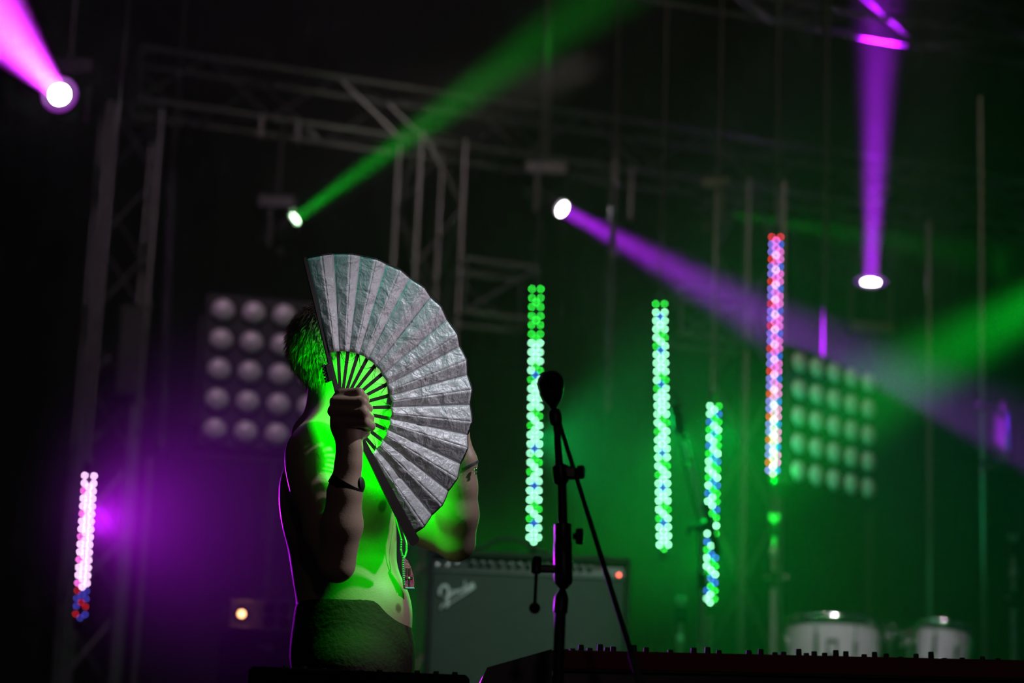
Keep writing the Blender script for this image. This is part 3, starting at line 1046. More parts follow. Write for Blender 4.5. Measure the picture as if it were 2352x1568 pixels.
CLOTH = fan_fabric()
STICK = mat('dark_fan_stick', (0.035, 0.024, 0.026), 0.45, noise=0.3, scale=60)
EDGE = mat('black_edge_binding', (0.012, 0.012, 0.014), 0.6, noise=0.2)
AMP_ = 0.0058
edge_pts = []
angs = [TH1 + (TH0 - TH1) * i / NP_ for i in range(NP_ + 1)]
for i in range(1, NP_):
    if i % 2:
        angs[i] += math.radians(random.uniform(-0.9, 0.9))
for i in range(NP_):
    mb = MB()
    NR, NC = 26, 5
    grid = []
    ph = random.uniform(0, 6)
    for a in range(NR + 1):
        s = a / NR
        r = RI + (RO - RI) * s
        for c in range(NC + 1):
            u = c / NC
            th = angs[i] + (angs[i + 1] - angs[i]) * u
            z0, z1 = (AMP_ if i % 2 else -AMP_), (-AMP_ if i % 2 else AMP_)
            z = (z0 + (z1 - z0) * u) * (0.45 + 0.55 * s)
            wr = math.sin(u * math.pi) * (0.0016 * math.sin(s * 17 + ph) * math.exp(-((s - 0.35) / 0.3) ** 2) + 0.0009 * math.sin(s * 39 + ph * 2 + u * 3) + 0.0007 * random.uniform(-1, 1) * (1 if 0.1 < s < 0.6 else 0.3))
            grid.append(fp(r, th, z + wr))
    W = NC + 1
    fs = [(a * W + c, a * W + c + 1, (a + 1) * W + c + 1, (a + 1) * W + c) for a in range(NR) for c in range(NC)]
    mb.add(grid, fs)
    o = part('pleat', mb, CLOTH, fan)
    md = o.modifiers.new('thickness', 'SOLIDIFY')
    md.thickness = 0.0004
    edge_pts += [grid[NR * W + c] for c in range(W)][0 if i == 0 else 1:]
part('edge_binding', MB().tube([p - FN * 0.001 for p in edge_pts], 0.0018, 6), EDGE, fan)


def stick(th, r0, r1, w0, w1, z, tck, name, m):
    er = FU * math.cos(th) + FW * math.sin(th)
    et = -FU * math.sin(th) + FW * math.cos(th)
    vs = []
    for r, wd in ((r0, w0), (r0 + (r1 - r0) * 0.35, w0 + (w1 - w0) * 0.3), (r1 - 0.006, w1), (r1, w1 * 0.6)):
        for sgn, zz in ((-1, z), (1, z), (1, z - tck), (-1, z - tck)):
            vs.append(FC + er * r + et * (sgn * wd / 2) + FN * zz)
    fs = [(3, 2, 1, 0), (12, 13, 14, 15)]
    for k in range(3):
        for j in range(4):
            fs.append((k * 4 + j, k * 4 + (j + 1) % 4, (k + 1) * 4 + (j + 1) % 4, (k + 1) * 4 + j))
    return part(name, MB().add(vs, fs), m, fan)


for i in range(1, NP_ // 2):
    stick(angs[2 * i], -0.012, 0.30, 0.0072, 0.0095, -0.006 - 0.0006 * (i % 3), 0.0015, 'rib', STICK)
stick(TH1 + math.radians(0.8), -0.018, 0.334, 0.0105, 0.009, -0.004, 0.004, 'guard_stick', STICK)
stick(TH0 - math.radians(1.5), -0.018, 0.346, 0.012, 0.026, 0.012, 0.005, 'guard_stick', STICK)
part('rivet', MB().lathe(FC - FN * 0.014, FN, [(0, 0.005), (0.02, 0.005), (0.022, 0.003)], 14), CHROME, fan)
for i in range(1, NP_ // 2 - 1):
    a0_, a1_ = angs[2 * i], angs[2 * i + 2]
    for q in range(2):
        dep = 0.100 + 0.006 * random.random() - 0.004 * q
        pts = []
        for s in np.linspace(0, 1, 9):
            th = a0_ + (a1_ - a0_) * (s if i % 2 else 1 - s)
            r = RI + 0.004 - (RI + 0.004 - dep) * math.sin(s * math.pi * 0.62) ** 1.0
            pts.append(fp(r, th, -0.004))
        part('thread', MB().tube(pts, 0.00045, 5), EDGE, fan)
# notched clasp at the upper guard
et = -FU * math.sin(TH1) + FW * math.cos(TH1)
er = FU * math.cos(TH1) + FW * math.sin(TH1)
RF = Matrix((er, et, FN)).transposed()
cl = part('clasp', MB().box(FC + er * 0.083 + et * 0.013, (0.036, 0.017, 0.010), RF, 0.002), EDGE, fan)
for k in range(6):
    part('tooth', MB().box(FC + er * (0.066 + k * 0.0068) + et * (0.0225 + 0.001 * (k % 2)), (0.004, 0.005, 0.007), RF), EDGE, cl)


# ------------------------------------------------------------------ front microphone on its stand
MY = 4.5
ms = thing('microphone_stand', 'black boom microphone stand in front of the amplifier', 'microphone stand', (A(1285, 1568, MY).x, MY, 0))
pb = A(1285, 1480, MY)
part('lower_pole', MB().cyl((pb.x, pb.y, 0.03), A(1287, 1400, MY), 0.0108), BLACKMETAL, ms)
part('tripod_base', MB().lathe((pb.x, pb.y, 0.0), (0, 0, 1), [(0, 0.16), (0.014, 0.16), (0.022, 0.10), (0.04, 0.02)], 32), BLACKMETAL, ms)
part('grip_clutch', MB().lathe(A(1287, 1408, MY), A(1292, 1350, MY) - A(1287, 1408, MY), [(0, .0108), (.002, .0135), (.030, .0135), (.040, .009), (.049, .0055)], 24), BLACKPLASTIC, ms)
hb = A(1294, 1352, MY)
hx = A(1293, 1200, MY) - hb
part('height_clamp', MB().lathe(hb, hx, [(0, .0075), (.010, .016), (.016, .0175), (.085, .0175), (.087, .0165), (.122, .0165), (.124, .012)], 24), BLACKPLASTIC, ms)
kb = part('wing_knob', MB().lathe(A(1316, 1231, MY), (1, -0.15, 0), [(0, .006), (.005, .006), (.006, .015), (.018, .016), (.020, .013)], 16), BLACKPLASTIC, ms)
part('upper_pole', MB().tube([A(1293, 1205, MY), A(1290, 1090, MY), A(1284, 1060, MY), A(1277, 955, MY)], [.0092, .009, .0075, .0062], 16), BLACKMETAL, ms)
part('boom_joint', MB().lathe(A(1290, 1112, MY), A(1285, 1066, MY) - A(1290, 1112, MY), [(0, .009), (.004, .014), (.016, .016), (.034, .0155), (.038, .011)], 20).box(A(1309, 1086, MY), (.024, .022, .024), None, .004), BLACKPLASTIC, ms)
part('wing_knob', MB().lathe(A(1323, 1084, MY), (1, -0.2, 0.02), [(0, .005), (.003, .013), (.014, .0135), (.016, .011)], 16), BLACKPLASTIC, ms)
part('boom_arm', MB().cyl(A(1284, 968, MY + 0.02), A(1450, 1500, MY - 0.03), 0.0042, 0.0055), BLACKMETAL, ms)
part('boom_end_cap', MB().cyl(A(1450, 1500, MY - 0.03), A(1472, 1570, MY - 0.035), 0.0075), mat('grey_rubber', (0.10, 0.11, 0.12), 0.6, noise=0.2), ms)
part('side_bar', MB().box(A(1262, 1306, MY), (.045, .014, .015), None, .003).lathe(A(1232, 1318, MY), (0, 0, 1), [(0, .006), (.003, .0105), (.028, .0105), (.033, .007)], 16), BLACKPLASTIC, ms)
part('hanging_rod', MB().cyl(A(1232, 1312, MY), A(1228, 1392, MY), 0.0033, n=10), BLACKMETAL, ms)
part('ball_weight', MB().sphere(A(1228, 1396, MY), 0.0108, 20, 14), RUBBER, ms)
mc = thing('microphone', 'black ball microphone on the front stand', 'microphone', A(1277, 952, MY))
MESHM = mat('dark_mic_grille', (0.03, 0.03, 0.033), 0.3, 0.8, noise=0.3, scale=500, bump=0.4, bscale=900)
mh = A(1262, 852, MY)
max_ = A(1271, 942, MY) - mh
part('grille_ball', MB().lathe(mh, max_, [(0.0, 0.0006), (0.0015, .009), (.005, .0165), (.011, .0222), (.019, .0256), (.027, .0262), (.034, .0250), (.041, .0222)], 32), MESHM, mc)
part('collar', MB().lathe(mh + max_.normalized() * 0.041, max_, [(0, .0222), (.002, .0228), (.006, .0222), (.008, .0205)], 32), BLACKMETAL, mc)
part('handle', MB().lathe(mh + max_.normalized() * 0.049, max_, [(0, .0205), (.006, .0185), (.012, .015), (.018, .0095), (.024, .0055), (.03, .004)], 28), BLACKPLASTIC, mc)
part('clip', MB().lathe(A(1278, 976, MY), A(1272, 936, MY) - A(1278, 976, MY), [(0, .006), (.004, .010), (.018, .0115), (.028, .010), (.032, .006)], 16, sx=1.15), BLACKPLASTIC, mc)

# ------------------------------------------------------------------ synthesizer along the bottom edge
SY0 = 4.85
sl, sr = A(1268, 1492, SY0), A(2480, 1519, SY0 + 0.06)
sd = (sr - sl)
sw = sd.length
sa = math.atan2(sd.y, sd.x)
sd.normalize()
sn = V((math.sin(sa), -math.cos(sa), 0))
SR = Matrix((sd, -sn, sd.cross(-sn))).transposed()
sc0 = (sl + sr) / 2
synth = thing('synthesizer', 'dark red synthesizer with black knobs along the bottom edge', 'synthesizer', (sc0.x, sc0.y, 0))
upn = sd.cross(-sn)
RED = mat('dark_red_panel', (0.30, 0.045, 0.035), 0.55, noise=0.25, scale=25, spec=0.3)
part('back_panel', MB().box(sc0 - upn * 0.019 - sn * -0.0, (sw, 0.012, 0.038), SR, 0.002), RED, synth)
part('body', MB().box(sc0 - upn * 0.075 - sn * 0.16, (sw - 0.01, 0.32, 0.07), SR, 0.006), BLACKPLASTIC, synth)
part('top_panel', MB().box(sc0 - upn * 0.006 - sn * 0.15, (sw, 0.29, 0.010), SR, 0.002), BLACKMETAL, synth)
ck = [A(1268, 1490, SY0 - .01), A(1119, 1532, SY0 - .01), A(1100, 1580, SY0 - .01), A(1268, 1580, SY0 - .01)]
mb = MB().add(ck + [p - sn * 0.30 for p in ck], [(0, 1, 2, 3), (7, 6, 5, 4), (0, 4, 5, 1), (1, 5, 6, 2), (2, 6, 7, 3), (3, 7, 4, 0)])
part('end_cheek', mb, BLACKPLASTIC, synth)
kn = shared(MB().lathe((0, 0, 0), (0, 0, 1), [(0, .0072), (.001, .0072), (.0015, .0062), (.013, .0056), (.0135, .005)], 18), 'knob', BLACKPLASTIC)
for px, s in ((1302, .5), (1321, .9), (1339, 1.35), (1359, .9), (1381, 1.35), (1397, .9), (1414, 1.25), (1456, 1.2), (1489, 1.2), (1515, .7), (1545, .9), (1593, 1.0), (1625, 1.15), (1658, 1.1), (1721, .9), (1751, 1.2), (1786, .9), (1806, 1.0), (1837, 1.3), (1859, .9),
              (1880, 1.3), (1899, .9), (1924, 1.3), (1951, 1.3), (1996, 1.0), (2018, 1.3), (2048, 1.2), (2080, .7), (2118, 1.3), (2143, 1.3), (2180, .6), (2215, .5), (2260, .7), (2300, .6)):
    u = (px - 1268) / (2480 - 1268)
    p = sl.lerp(sr, u) - sn * random.uniform(0.015, 0.07) + upn * -0.001
    M = Matrix.Translation(p) @ SR.to_4x4() @ Matrix.Diagonal((1, 1, s, 1))
    piece('knob', kn, synth, M)
for s in (0.22, 0.78):
    c = sl.lerp(sr, s) - sn * 0.17
    zt = sc0.z - 0.115
    a1, a2 = c + sn * 0.0 + sd * -0.22, c + sd * 0.22
    part('stand_leg', MB().cyl((a1.x, a1.y, 0.0), (a2.x, a2.y, zt), 0.016), BLACKMETAL, synth)
    part('stand_leg', MB().cyl((a2.x, a2.y + .04, 0.0), (a1.x, a1.y + .04, zt), 0.016), BLACKMETAL, synth)
# low black mixer in front of the performer's hips
mxp = A(826, 1534, 4.84)
mx_ = thing('mixer', 'low black mixing desk in front of the red trousers', 'mixer', (mxp.x, mxp.y, 0))
part('body', MB().box(mxp + V((0.0, 0.12, -0.045)), (0.44, 0.26, 0.08), None, 0.008), mat('matte_black', (0.006, 0.006, 0.006), 0.95, noise=0.2, spec=0.05), mx_)
for i in range(11):
    p = mxp + V((-0.19 + i * 0.038, 0.03 + 0.04 * random.random(), -0.006))
    piece('knob', kn, mx_, Matrix.Translation(p) @ Matrix.Diagonal((1, 1, 0.7, 1)))
part('stand_post', MB().cyl((mxp.x, mxp.y + .12, 0.03), mxp + V((0, .12, -.08)), 0.022).lathe((mxp.x, mxp.y + .12, 0), (0, 0, 1), [(0, .2), (.02, .2), (.03, .03)], 24), BLACKMETAL, mx_)

# ------------------------------------------------------------------ guitar amplifier
AY = 8.2
atl, atr = A(984, 1259, AY), A(1449, 1283, AY + 0.02)
ad_ = (atr - atl)
ad_.z = 0
aw = ad_.length
ad_.normalize()
an = V((ad_.y, -ad_.x, 0))
AR = Matrix((ad_, -an, V((0, 0, 1)))).transposed()
ac = (atl + atr) / 2
AH = 0.50
az0 = ac.z - AH
amp = thing('guitar_amplifier', 'black guitar combo amplifier with grey grille cloth behind the microphone', 'amplifier', (ac.x, ac.y, az0))


def ap(x, z, out_=0.0):
    """amplifier front plane: x from its left edge, z from its bottom"""
    return V((atl.x, atl.y, az0)) + ad_ * x + V((0, 0, z)) + an * out_


cab = MB()
cab.box(ap(aw / 2, AH / 2, -0.14), (aw, 0.22, AH), AR, 0.012)
part('cabinet', cab, TOLEX, amp)
part('side_rail', MB().box(ap(0.009, AH / 2, -0.02), (0.018, 0.05, AH), AR, 0.005), TOLEX, amp)
part('side_rail', MB().box(ap(aw - 0.009, AH / 2, -0.02), (0.018, 0.05, AH), AR, 0.005), TOLEX, amp)
part('top_rail', MB().box(ap(aw / 2, AH - 0.01, -0.02), (aw, 0.05, 0.02), AR, 0.005), TOLEX, amp)
GR = bpy.data.materials.new('silver_grille_cloth')
GR.use_nodes = True
nt = GR.node_tree
b = nt.nodes['Principled BSDF']
b.inputs['Roughness'].default_value = 0.55
tc = nt.nodes.new('ShaderNodeTexCoord')
mp = nt.nodes.new('ShaderNodeMapping')
mp.inputs['Scale'].default_value = (0.6, 0.6, 9)
nz = nt.nodes.new('ShaderNodeTexNoise')
nz.inputs['Scale'].default_value = 30
nz.inputs['Detail'].default_value = 3
wv = nt.nodes.new('ShaderNodeTexWave')
wv.bands_direction = 'Z'
wv.inputs['Scale'].default_value = 42
wv.inputs['Distortion'].default_value = 1.5
nt.links.new(tc.outputs['Object'], mp.inputs[0])
nt.links.new(mp.outputs[0], nz.inputs['Vector'])
nt.links.new(tc.outputs['Object'], wv.inputs['Vector'])
mxg = nt.nodes.new('ShaderNodeMix')
mxg.data_type = 'RGBA'
mxg.inputs[6].default_value = (0.006, 0.010, 0.009, 1)
mxg.inputs[7].default_value = (0.075, 0.095, 0.088, 1)
mg = nt.nodes.new('ShaderNodeMath')
mg.operation = 'MULTIPLY'
nt.links.new(nz.outputs['Fac'], mg.inputs[0])
nt.links.new(wv.outputs['Fac'], mg.inputs[1])
nt.links.new(mg.outputs[0], mxg.inputs[0])
nt.links.new(mxg.outputs[2], b.inputs['Base Color'])
GZ = AH - 0.075
part('grille_cloth', MB().box(ap(aw / 2, GZ / 2 + 0.005, -0.012), (aw - 0.038, 0.014, GZ - 0.01), AR, 0.003), GR, amp)
part('trim_strip', MB().box(ap(aw / 2, GZ + 0.004, -0.003), (aw - 0.036, 0.010, 0.009), AR, 0.002), mat('satin_trim', (0.16, 0.17, 0.17), 0.4, 0.3, noise=0.2, scale=90), amp)
pn = part('control_panel', MB().box(ap(aw / 2, GZ + 0.034, -0.022), (aw - 0.036, 0.012, 0.052), AR @ Matrix.Rotation(math.radians(-14), 3, 'X'), 0.002), mat('panel_black', (0.02, 0.02, 0.021), 0.3, 0.2, noise=0.2), amp)
knobme = shared(MB().lathe((0, 0, 0), (0, -1, 0), [(0, .012), (.004, .012), (.005, .0085), (.015, .0075), (.0155, .006)], 20), 'knob', BLACKPLASTIC)
capme = shared(MB().sphere((0, -0.0145, 0), 0.0052, 14, 10), 'knob_cap', CHROME)
for px in (1086, 1107, 1126, 1149, 1172, 1193, 1215, 1236, 1255, 1275, 1318, 1336, 1356):
    p = ap((px - 984) / (1449 - 984) * aw, GZ + 0.034, -0.014)
    k = piece('knob', knobme, amp, Matrix.Translation(p) @ AR.to_4x4())
    o = bpy.data.objects.new('knob_cap', capme)
    COL.objects.link(o)
    o.parent = k
jk = shared(MB().lathe((0, 0, 0), (0, -1, 0), [(0, .008), (.004, .008), (.005, .005), (.002, .004)], 14), 'input_jack', CHROME)
for px, dz in ((1005, .022), (1028, .022), (1050, .03), (1397, .018)):
    piece('input_jack', jk, amp, Matrix.Translation(ap((px - 984) / 465 * aw, GZ + dz, -0.012)) @ AR.to_4x4())
jl = part('pilot_lamp', MB().sphere(ap((1423 - 984) / 465 * aw, GZ + 0.016, -0.006), 0.0055, 14, 10), mat('red_jewel', (0.5, 0.02, 0.01), 0.2, emit=(1.0, 0.12, 0.07), strength=7.0), amp, 'red glowing pilot lamp')
part('switch_plate', MB().box(ap((1372 - 984) / 465 * aw, GZ + 0.034, -0.014), (0.045, 0.004, 0.014), AR, 0.001), CHROME, amp)
# strap handle on top
hp = [ap((px - 984) / 465 * aw, AH + h, -0.10) for px, h in ((1340, 0.0), (1352, .012), (1385, .020), (1415, .012), (1425, 0.0))]
part('strap_handle', MB().tube(hp, 0.006, 8), RUBBER, amp)
# script lettering on the grille: strokes in pixels of its own box, laid on the cloth
LOGO = mat('silver_script_badge', (0.9, 0.9, 0.9), 0.35, 0.1, noise=0.05)


def lg(pts, r):
    P = [ap((x - 984) / 465 * aw, AH - (y - (1262 + (x - 984) * 0.052)) / 655.0, 0.003) for x, y in pts]
    # smooth the stroke
    Q = []
    for i in range(len(P) - 1):
        p0, p1, p2, p3 = P[max(i - 1, 0)], P[i], P[i + 1], P[min(i + 2, len(P) - 1)]
        for s in np.linspace(0, 1, 6)[:-1]:
            Q.append(0.5 * ((2 * p1) + (p2 - p0) * s + (2 * p0 - 5 * p1 + 4 * p2 - p3) * s * s + (3 * p1 - p0 - 3 * p2 + p3) * s ** 3))
    Q.append(P[-1])
    return MB().tube(Q, r, 8)


def merge(*ms_):
    o = MB()
    for m_ in ms_:
        o.add(m_.v, m_.f)
    return o


part('letter_f', lg([(1016, 1366), (1014, 1358), (1019, 1348), (1027, 1345), (1033, 1353), (1033, 1372), (1032, 1394)], 0.0048), LOGO, amp)
part('letter_f_bar', lg([(1026, 1374), (1036, 1368), (1044, 1363)], 0.0030), LOGO, amp)
part('letter_e', lg([(1040, 1366), (1046, 1361), (1046, 1356), (1041, 1359), (1041, 1368), (1047, 1368)], 0.0019), LOGO, amp)
part('letter_n', lg([(1050, 1366), (1051, 1355), (1052, 1362), (1057, 1353), (1058, 1363)], 0.0019), LOGO, amp)
part('letter_d', lg([(1068, 1351), (1063, 1353), (1062, 1360), (1067, 1359), (1070, 1350), (1071, 1334), (1071, 1358)], 0.0019), LOGO, amp)
part('letter_e', lg([(1074, 1354), (1079, 1350), (1079, 1345), (1075, 1348), (1075, 1356), (1081, 1354)], 0.0019), LOGO, amp)
part('letter_r', lg([(1084, 1354), (1083, 1342), (1085, 1347), (1088, 1340), (1091, 1342)], 0.0024), LOGO, amp)
part('badge_tail', lg([(1019, 1398), (1022, 1388), (1036, 1386), (1062, 1370), (1090, 1352), (1091, 1346), (1082, 1356), (1060, 1371)], 0.0024), LOGO, amp)
# cable lying over the top
tc_ = thing('audio_cable', 'black cable looping over the top of the amplifier', 'cable', ap((1115 - 984) / 465 * aw, AH, -0.08))
cpts = [A(x, y, 8.30) for x, y in ((1085, 1259), (1112, 1257), (1130, 1246), (1152, 1237), (1175, 1236), (1198, 1243), (1218, 1255), (1240, 1266), (1262, 1268))]
part('cable', MB().tube(cpts, 0.0062, 8), RUBBER, tc_)
part('plug', MB().cyl(A(1060, 1258, 8.30), A(1087, 1259, 8.30), 0.008), CHROME, tc_)
# flight case that carries it
cs = thing('flight_case', 'black flight case carrying the guitar amplifier', 'case', (ac.x, ac.y, 0))
cc = V((ac.x, ac.y, az0 / 2)) - an * 0.14
part('box', MB().box(cc, (aw + 0.05, 0.34, az0 - 0.002), AR, 0.008), TOLEX, cs)
for sx_ in (-1, 1):
    part('edge_rail', MB().box(cc + ad_ * (sx_ * (aw + 0.05) / 2) + an * 0.17, (0.03, 0.03, az0 - 0.004), AR, 0.003), mat('dull_rail', (0.015, 0.015, 0.015), 0.6, 0.0, noise=0.2), cs)

STEEL = mat('satin_steel', (0.62, 0.62, 0.62), 0.34, 0.55, noise=0.1)
# ------------------------------------------------------------------ boom microphone stand further back
BY = 8.7
bs = thing('microphone_stand', 'boom microphone stand between the two right green tubes', 'microphone stand', (A(1614, 1490, BY).x, BY, 0))
q0 = A(1614, 1490, BY)
part('lower_pole', MB().cyl((q0.x, q0.y, 0.02), A(1613, 1335, BY), 0.012), STEEL, bs)
part('upper_pole', MB().cyl(A(1613, 1340, BY), A(1612, 1232, BY), 0.0085), STEEL, bs)
part('height_clamp', MB().cyl(A(1613, 1352, BY), A(1613, 1318, BY), 0.017), BLACKPLASTIC, bs)
part('base', MB().lathe((q0.x, q0.y, 0), (0, 0, 1), [(0, .17), (.014, .17), (.03, .03)], 28), BLACKMETAL, bs)
part('boom_joint', MB().lathe(A(1595, 1210, BY), (1, 0, 0), [(0, .010), (.01, .017), (.045, .017), (.055, .010)], 16), BLACKPLASTIC, bs)
part('wing_knob', MB().lathe(A(1597, 1211, BY), (-1, 0, -0.1), [(0, .006), (.012, .006), (.016, .014), (.028, .014)], 14).box(A(1582, 1218, BY), (.012, .01, .035), None, .003), BLACKPLASTIC, bs)
part('boom_arm', MB().cyl(A(1568, 985, BY), A(1618, 1195, BY), 0.009), STEEL, bs)
part('boom_grip', MB().cyl(A(1618, 1158, BY), A(1650, 1276, BY), 0.0135), BLACKPLASTIC, bs)
for y0, y1, x0, x1 in ((1002, 1012, 1571, 1574), (1055, 1062, 1583, 1585)):
    part('ferrule', MB().cyl(A(x0, y0, BY), A(x1, y1, BY), 0.012), BLACKPLASTIC, bs)
part('cable', MB().tube([A(1556, 960, BY - .01), A(1570, 1060, BY - .01), A(1590, 1140, BY - .01), A(1604, 1190, BY - .01), A(1607, 1300, BY - .01), A(1608, 1480, BY - .01)], 0.0035, 6), RUBBER, bs)
bm = thing('microphone', 'small dark microphone on the boom stand further back', 'microphone', A(1553, 950, BY))
part('handle', MB().lathe(A(1551, 948, BY), A(1556, 1005, BY) - A(1551, 948, BY), [(0, .015), (.04, .013), (.08, .010), (.085, .006)], 20), BLACKPLASTIC, bm)
part('grille_ball', MB().sphere(A(1551, 940, BY), 0.024, 20, 14), MESHM, bm)
part('clip', MB().lathe(A(1570, 1000, BY), A(1550, 890, BY) - A(1570, 1000, BY), [(0, .010), (.03, .014), (.08, .010), (.16, .007), (.165, .004)], 14), BLACKPLASTIC, bm)

# ------------------------------------------------------------------ drums on a riser
DY = 10.3
rz = 0.6
rc_ = A(2050, 1500, DY)
rs = thing('drum_riser', 'black riser under the drums', 'riser', (rc_.x, rc_.y + .2, 0))
part('deck', MB().box((rc_.x, rc_.y + .3, rz - .03), (2.4, 1.6, .06), rotz(STAGE), .01), DECK, rs)
for sx_ in (-1, 1):
    for sy_ in (-1, 1):
        c = V((rc_.x, rc_.y + .3, 0)) + SX * (sx_ * 1.1) + SY * (sy_ * .7)
        part('leg', MB().cyl((c.x, c.y, 0), (c.x, c.y, rz - .06), 0.03), BLACKMETAL, rs)
SHELL = mat('white_drum_wrap', (0.62, 0.63, 0.64), 0.28, noise=0.12, scale=14, coat=0.5)
HEAD = mat('drum_head', (0.6, 0.6, 0.58), 0.5, noise=0.1)


def drum(name, label, top_c, R, H, tilt_dir, tilt, badge=None):
    """top_c: centre of the batter head"""
    axd = (V((0, 0, 1)) + V(tilt_dir) * math.tan(tilt)).normalized()
    t = thing(name, label, 'drum', (top_c.x, top_c.y, rz))
    part('shell', MB().lathe(top_c - axd * H, axd, [(0, R), (H, R)], 48), SHELL, t)
    part('drum_head', MB().lathe(top_c + axd * 0.002, axd, [(0, R * 1.01), (0.004, R * 1.0), (0.0045, R * .9), (0.0046, 0.001)], 48), HEAD, t)
    for s in (0, 1):
        c = top_c - axd * (H * s)
        hpn = MB().lathe(c - axd * 0.020, axd, [(0, R * 1.035), (0.004, R * 1.05), (0.036, R * 1.05), (0.04, R * 1.035), (0.036, R * 1.02), (0.004, R * 1.02), (0, R * 1.035)], 56, cap=False)
        part('hoop', hpn, CHROME, t)
    e = (V((1, 0, 0)) - axd * axd.x).normalized()
    g = axd.cross(e)
    for k in range(8):
        a = 2 * math.pi * (k + 0.42) / 8
        d = e * math.cos(a) + g * math.sin(a)
        c = top_c - axd * (H * .5) + d * (R + .008)
        Rm = Matrix((d, axd.cross(d), axd)).transposed()
        l = part('lug', MB().box(c, (.022, .018, min(.09, H * .5)), Rm, .006), CHROME, t)
        part('tension_rod', MB().cyl(top_c + axd * .012 + d * (R * 1.05 + .006), top_c - axd * (H + .012) + d * (R * 1.05 + .006), .0035, n=8), CHROME, l)
    if badge is not None:
        d = (V(badge) - top_c)
        d = (d - axd * d.dot(axd)).normalized()
        Rm = Matrix((axd.cross(d), -d, axd)).transposed()
        bc_ = top_c - axd * (H * .60) + d * (R + .001)
        bp_ = part('badge', MB().box(bc_, (.048, .006, .085), Rm, .004), mat('black_badge', (.02, .02, .02), .4, noise=.1), t)
        part('badge_mark', MB().add([bc_ + Rm @ V(p) for p in ((-.010, -.0036, -.026), (.012, -.0036, -.026), (.014, -.0036, .006), (.004, -.0036, .028), (-.008, -.0036, .022), (-.014, -.0036, .0), (-.004, -.0036, -.008))], [tuple(range(7))]), mat('white_badge_mark', (.7, .7, .7), .4, noise=.1), bp_)
    # stand
    b0 = top_c - axd * (H + .02)
    part('stand', MB().cyl((b0.x, b0.y, rz + .02), b0, .014).lathe((b0.x, b0.y, rz), (0, 0, 1), [(0, .08), (.012, .08), (.02, .03)], 20).box(b0, (R * 1.6, .02, .02), None, .004), CHROME, t)
    return t


drum('snare_drum', 'white drum with chrome hoop and black badge', A(1912, 1432, DY + .2), 0.205, 0.22, (0.05, -0.1, 0), math.radians(6), CAM)
drum('tom_drum', 'small tilted tom with chrome hoops at right', A(2168, 1440, DY + .1), 0.112, 0.18, (0.35, -0.1, 0), math.radians(12))


def hardware(label, px, py0, Y, nut=True, loose=False):
    b0 = A(px, 1500, Y)
    t0 = A(px, py0, Y)
    floor_z = rz if Y > DY - .3 and px > 1700 else 0.0
    t = thing('cymbal_stand', label, 'cymbal stand', (b0.x, b0.y, floor_z))
    L = t0.z
    part('lower_tube', MB().cyl((b0.x, b0.y, floor_z + .02), (b0.x, b0.y, L - .30), .013), STEEL, t)
    part('base', MB().lathe((b0.x, b0.y, floor_z), (0, 0, 1), [(0, .12), (.012, .12), (.03, .02)], 24), BLACKMETAL, t)
    cl_ = part('clamp', MB().cyl((b0.x, b0.y, L - .32), (b0.x, b0.y, L - .25), .022).box((b0.x + .03, b0.y, L - .27), (.04, .015, .02), None, .004), BLACKPLASTIC, t)
    part('wing_nut', MB().sphere((b0.x + .055, b0.y, L - .27), .010, 10, 8).sphere((b0.x - .03, b0.y - .01, L - .275), .009, 10, 8), STEEL, cl_)
    part('upper_rod', MB().cyl((b0.x, b0.y, L - .26), (b0.x, b0.y, L - .02), .009), STEEL, t)
    part('collar', MB().lathe((b0.x, b0.y, L - .19), (0, 0, 1), [(0, .012), (.01, .018), (.04, .018), (.05, .010)], 14), STEEL, t)
    part('felt_sleeve', MB().lathe((b0.x, b0.y, L - .095), (0, 0, 1), [(0, .020), (.005, .027), (.055, .027), (.06, .020)], 18), mat('black_felt', (.01, .01, .01), .95, noise=.2), t)
    for s in (-1, 1):
        part('top_wing', MB().sphere((b0.x + s * .013, b0.y, L - .008), .011, 12, 8, (.75, .8, 1.35)), STEEL, t)
    return t


hardware('bare cymbal stand beneath the red and blue tube', 1774, 1182, DY + .1)
hardware('short cymbal stand left of the boom stand, low at the edge', 1562, 1372, 9.1)
hardware('cymbal stand cut by the right frame edge', 2330, 1228, DY)
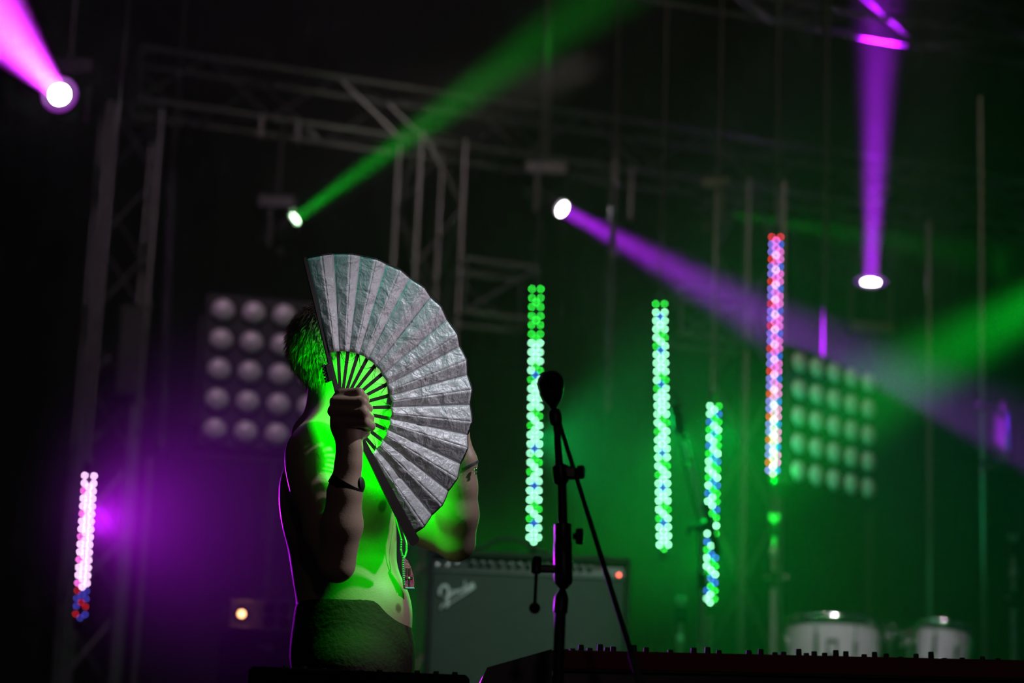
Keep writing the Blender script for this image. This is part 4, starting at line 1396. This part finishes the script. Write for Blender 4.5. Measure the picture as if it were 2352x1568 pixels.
# clutter of small drum hardware between the two drums
for x, y, lab in ((2045, 1462, 'shiny wing clamp between the two drums, next to the white drum'), (2088, 1476, 'shiny multi clamp between the two drums, next to the tom')):
    c = A(x, y, DY + .15)
    t = thing('drum_clamp', lab, 'clamp', (c.x, c.y, rz))
    part('post', MB().cyl((c.x, c.y, rz + .015), c, .011), CHROME, t)
    part('foot', MB().lathe((c.x, c.y, rz), (0, 0, 1), [(0, .05), (.012, .05), (.02, .02)], 20), BLACKMETAL, t)
    part('jaw', MB().box(c, (.045, .03, .035), rotz(.5), .008), CHROME, t)
    part('arm', MB().tube([c, c + V((.03, 0, .03)), c + V((-.01, -.02, .07))], .007, 8), CHROME, t)
    for dx, dz in ((.035, .01), (-.034, -.015), (.01, .045), (-.02, .03)):
        part('wing_nut', MB().sphere(c + V((dx, -.02, dz)), .009, 10, 8, (1, .7, 1.3)), CHROME, t)

# ------------------------------------------------------------------ lamp panel and case at lower left
LY = 8.0
lc = A(598, 1411, LY)
t = thing('lamp_panel', 'grey metal panel with round openings and one orange lamp', 'stage lamp', lc - V((0, 0, .05)))
PLATE = mat('grey_steel_plate', (0.5, 0.48, 0.52), 0.5, 0.4, noise=0.3, scale=40)
pw, ph = 0.205, 0.094
holes = [(-0.062, 0.0, 0.026), (0.030, .022, .020), (0.030, -.022, .020), (0.078, .022, .020), (0.078, -.022, .020)]
part('plate', MB().box(lc + V((0, .012, 0)), (pw, .012, ph), None, .003), PLATE, t)
for x, z, r in holes:
    part('opening', MB().lathe(lc + V((x, .006, z)), (0, -1, 0), [(0, r), (.004, r), (.004, r * .86), (.0005, r * .8), (.0005, .001)], 24), BLACKPLASTIC, t)
part('bulb', MB().sphere(lc + V((-.062, .0, .0)), .013, 16, 10), mat('orange_bulb', (.3, .1, .02), .3, emit=(1.0, .42, .16), strength=5.0), t)
part('frame_top', MB().box(lc + V((0, 0, ph / 2)), (pw + .006, .02, .006), None, .001), PLATE, t)
part('frame_bottom', MB().box(lc - V((0, 0, ph / 2)), (pw + .006, .02, .006), None, .001), PLATE, t)
cb = thing('flight_case', 'black case under the lamp panel with a white paper scrap', 'case', (lc.x, lc.y + .1, 0))
part('box', MB().box((lc.x + .02, lc.y + .13, (lc.z - .053) / 2), (.30, .26, lc.z - .053), None, .008), TOLEX, cb)
pp = [A(580, 1478, LY - .01), A(626, 1478, LY - .01), A(626, 1500, LY - .01)]
yy = lc.y - .003
pp = [V((p.x, yy, p.z)) for p in pp]
part('paper_label', MB().add(pp + [p + V((0, .001, 0)) for p in pp], [(0, 2, 1), (3, 4, 5), (0, 1, 4, 3), (1, 2, 5, 4), (2, 0, 3, 5)]), mat('white_paper', (.5, .5, .5), .8, noise=.1), cb)
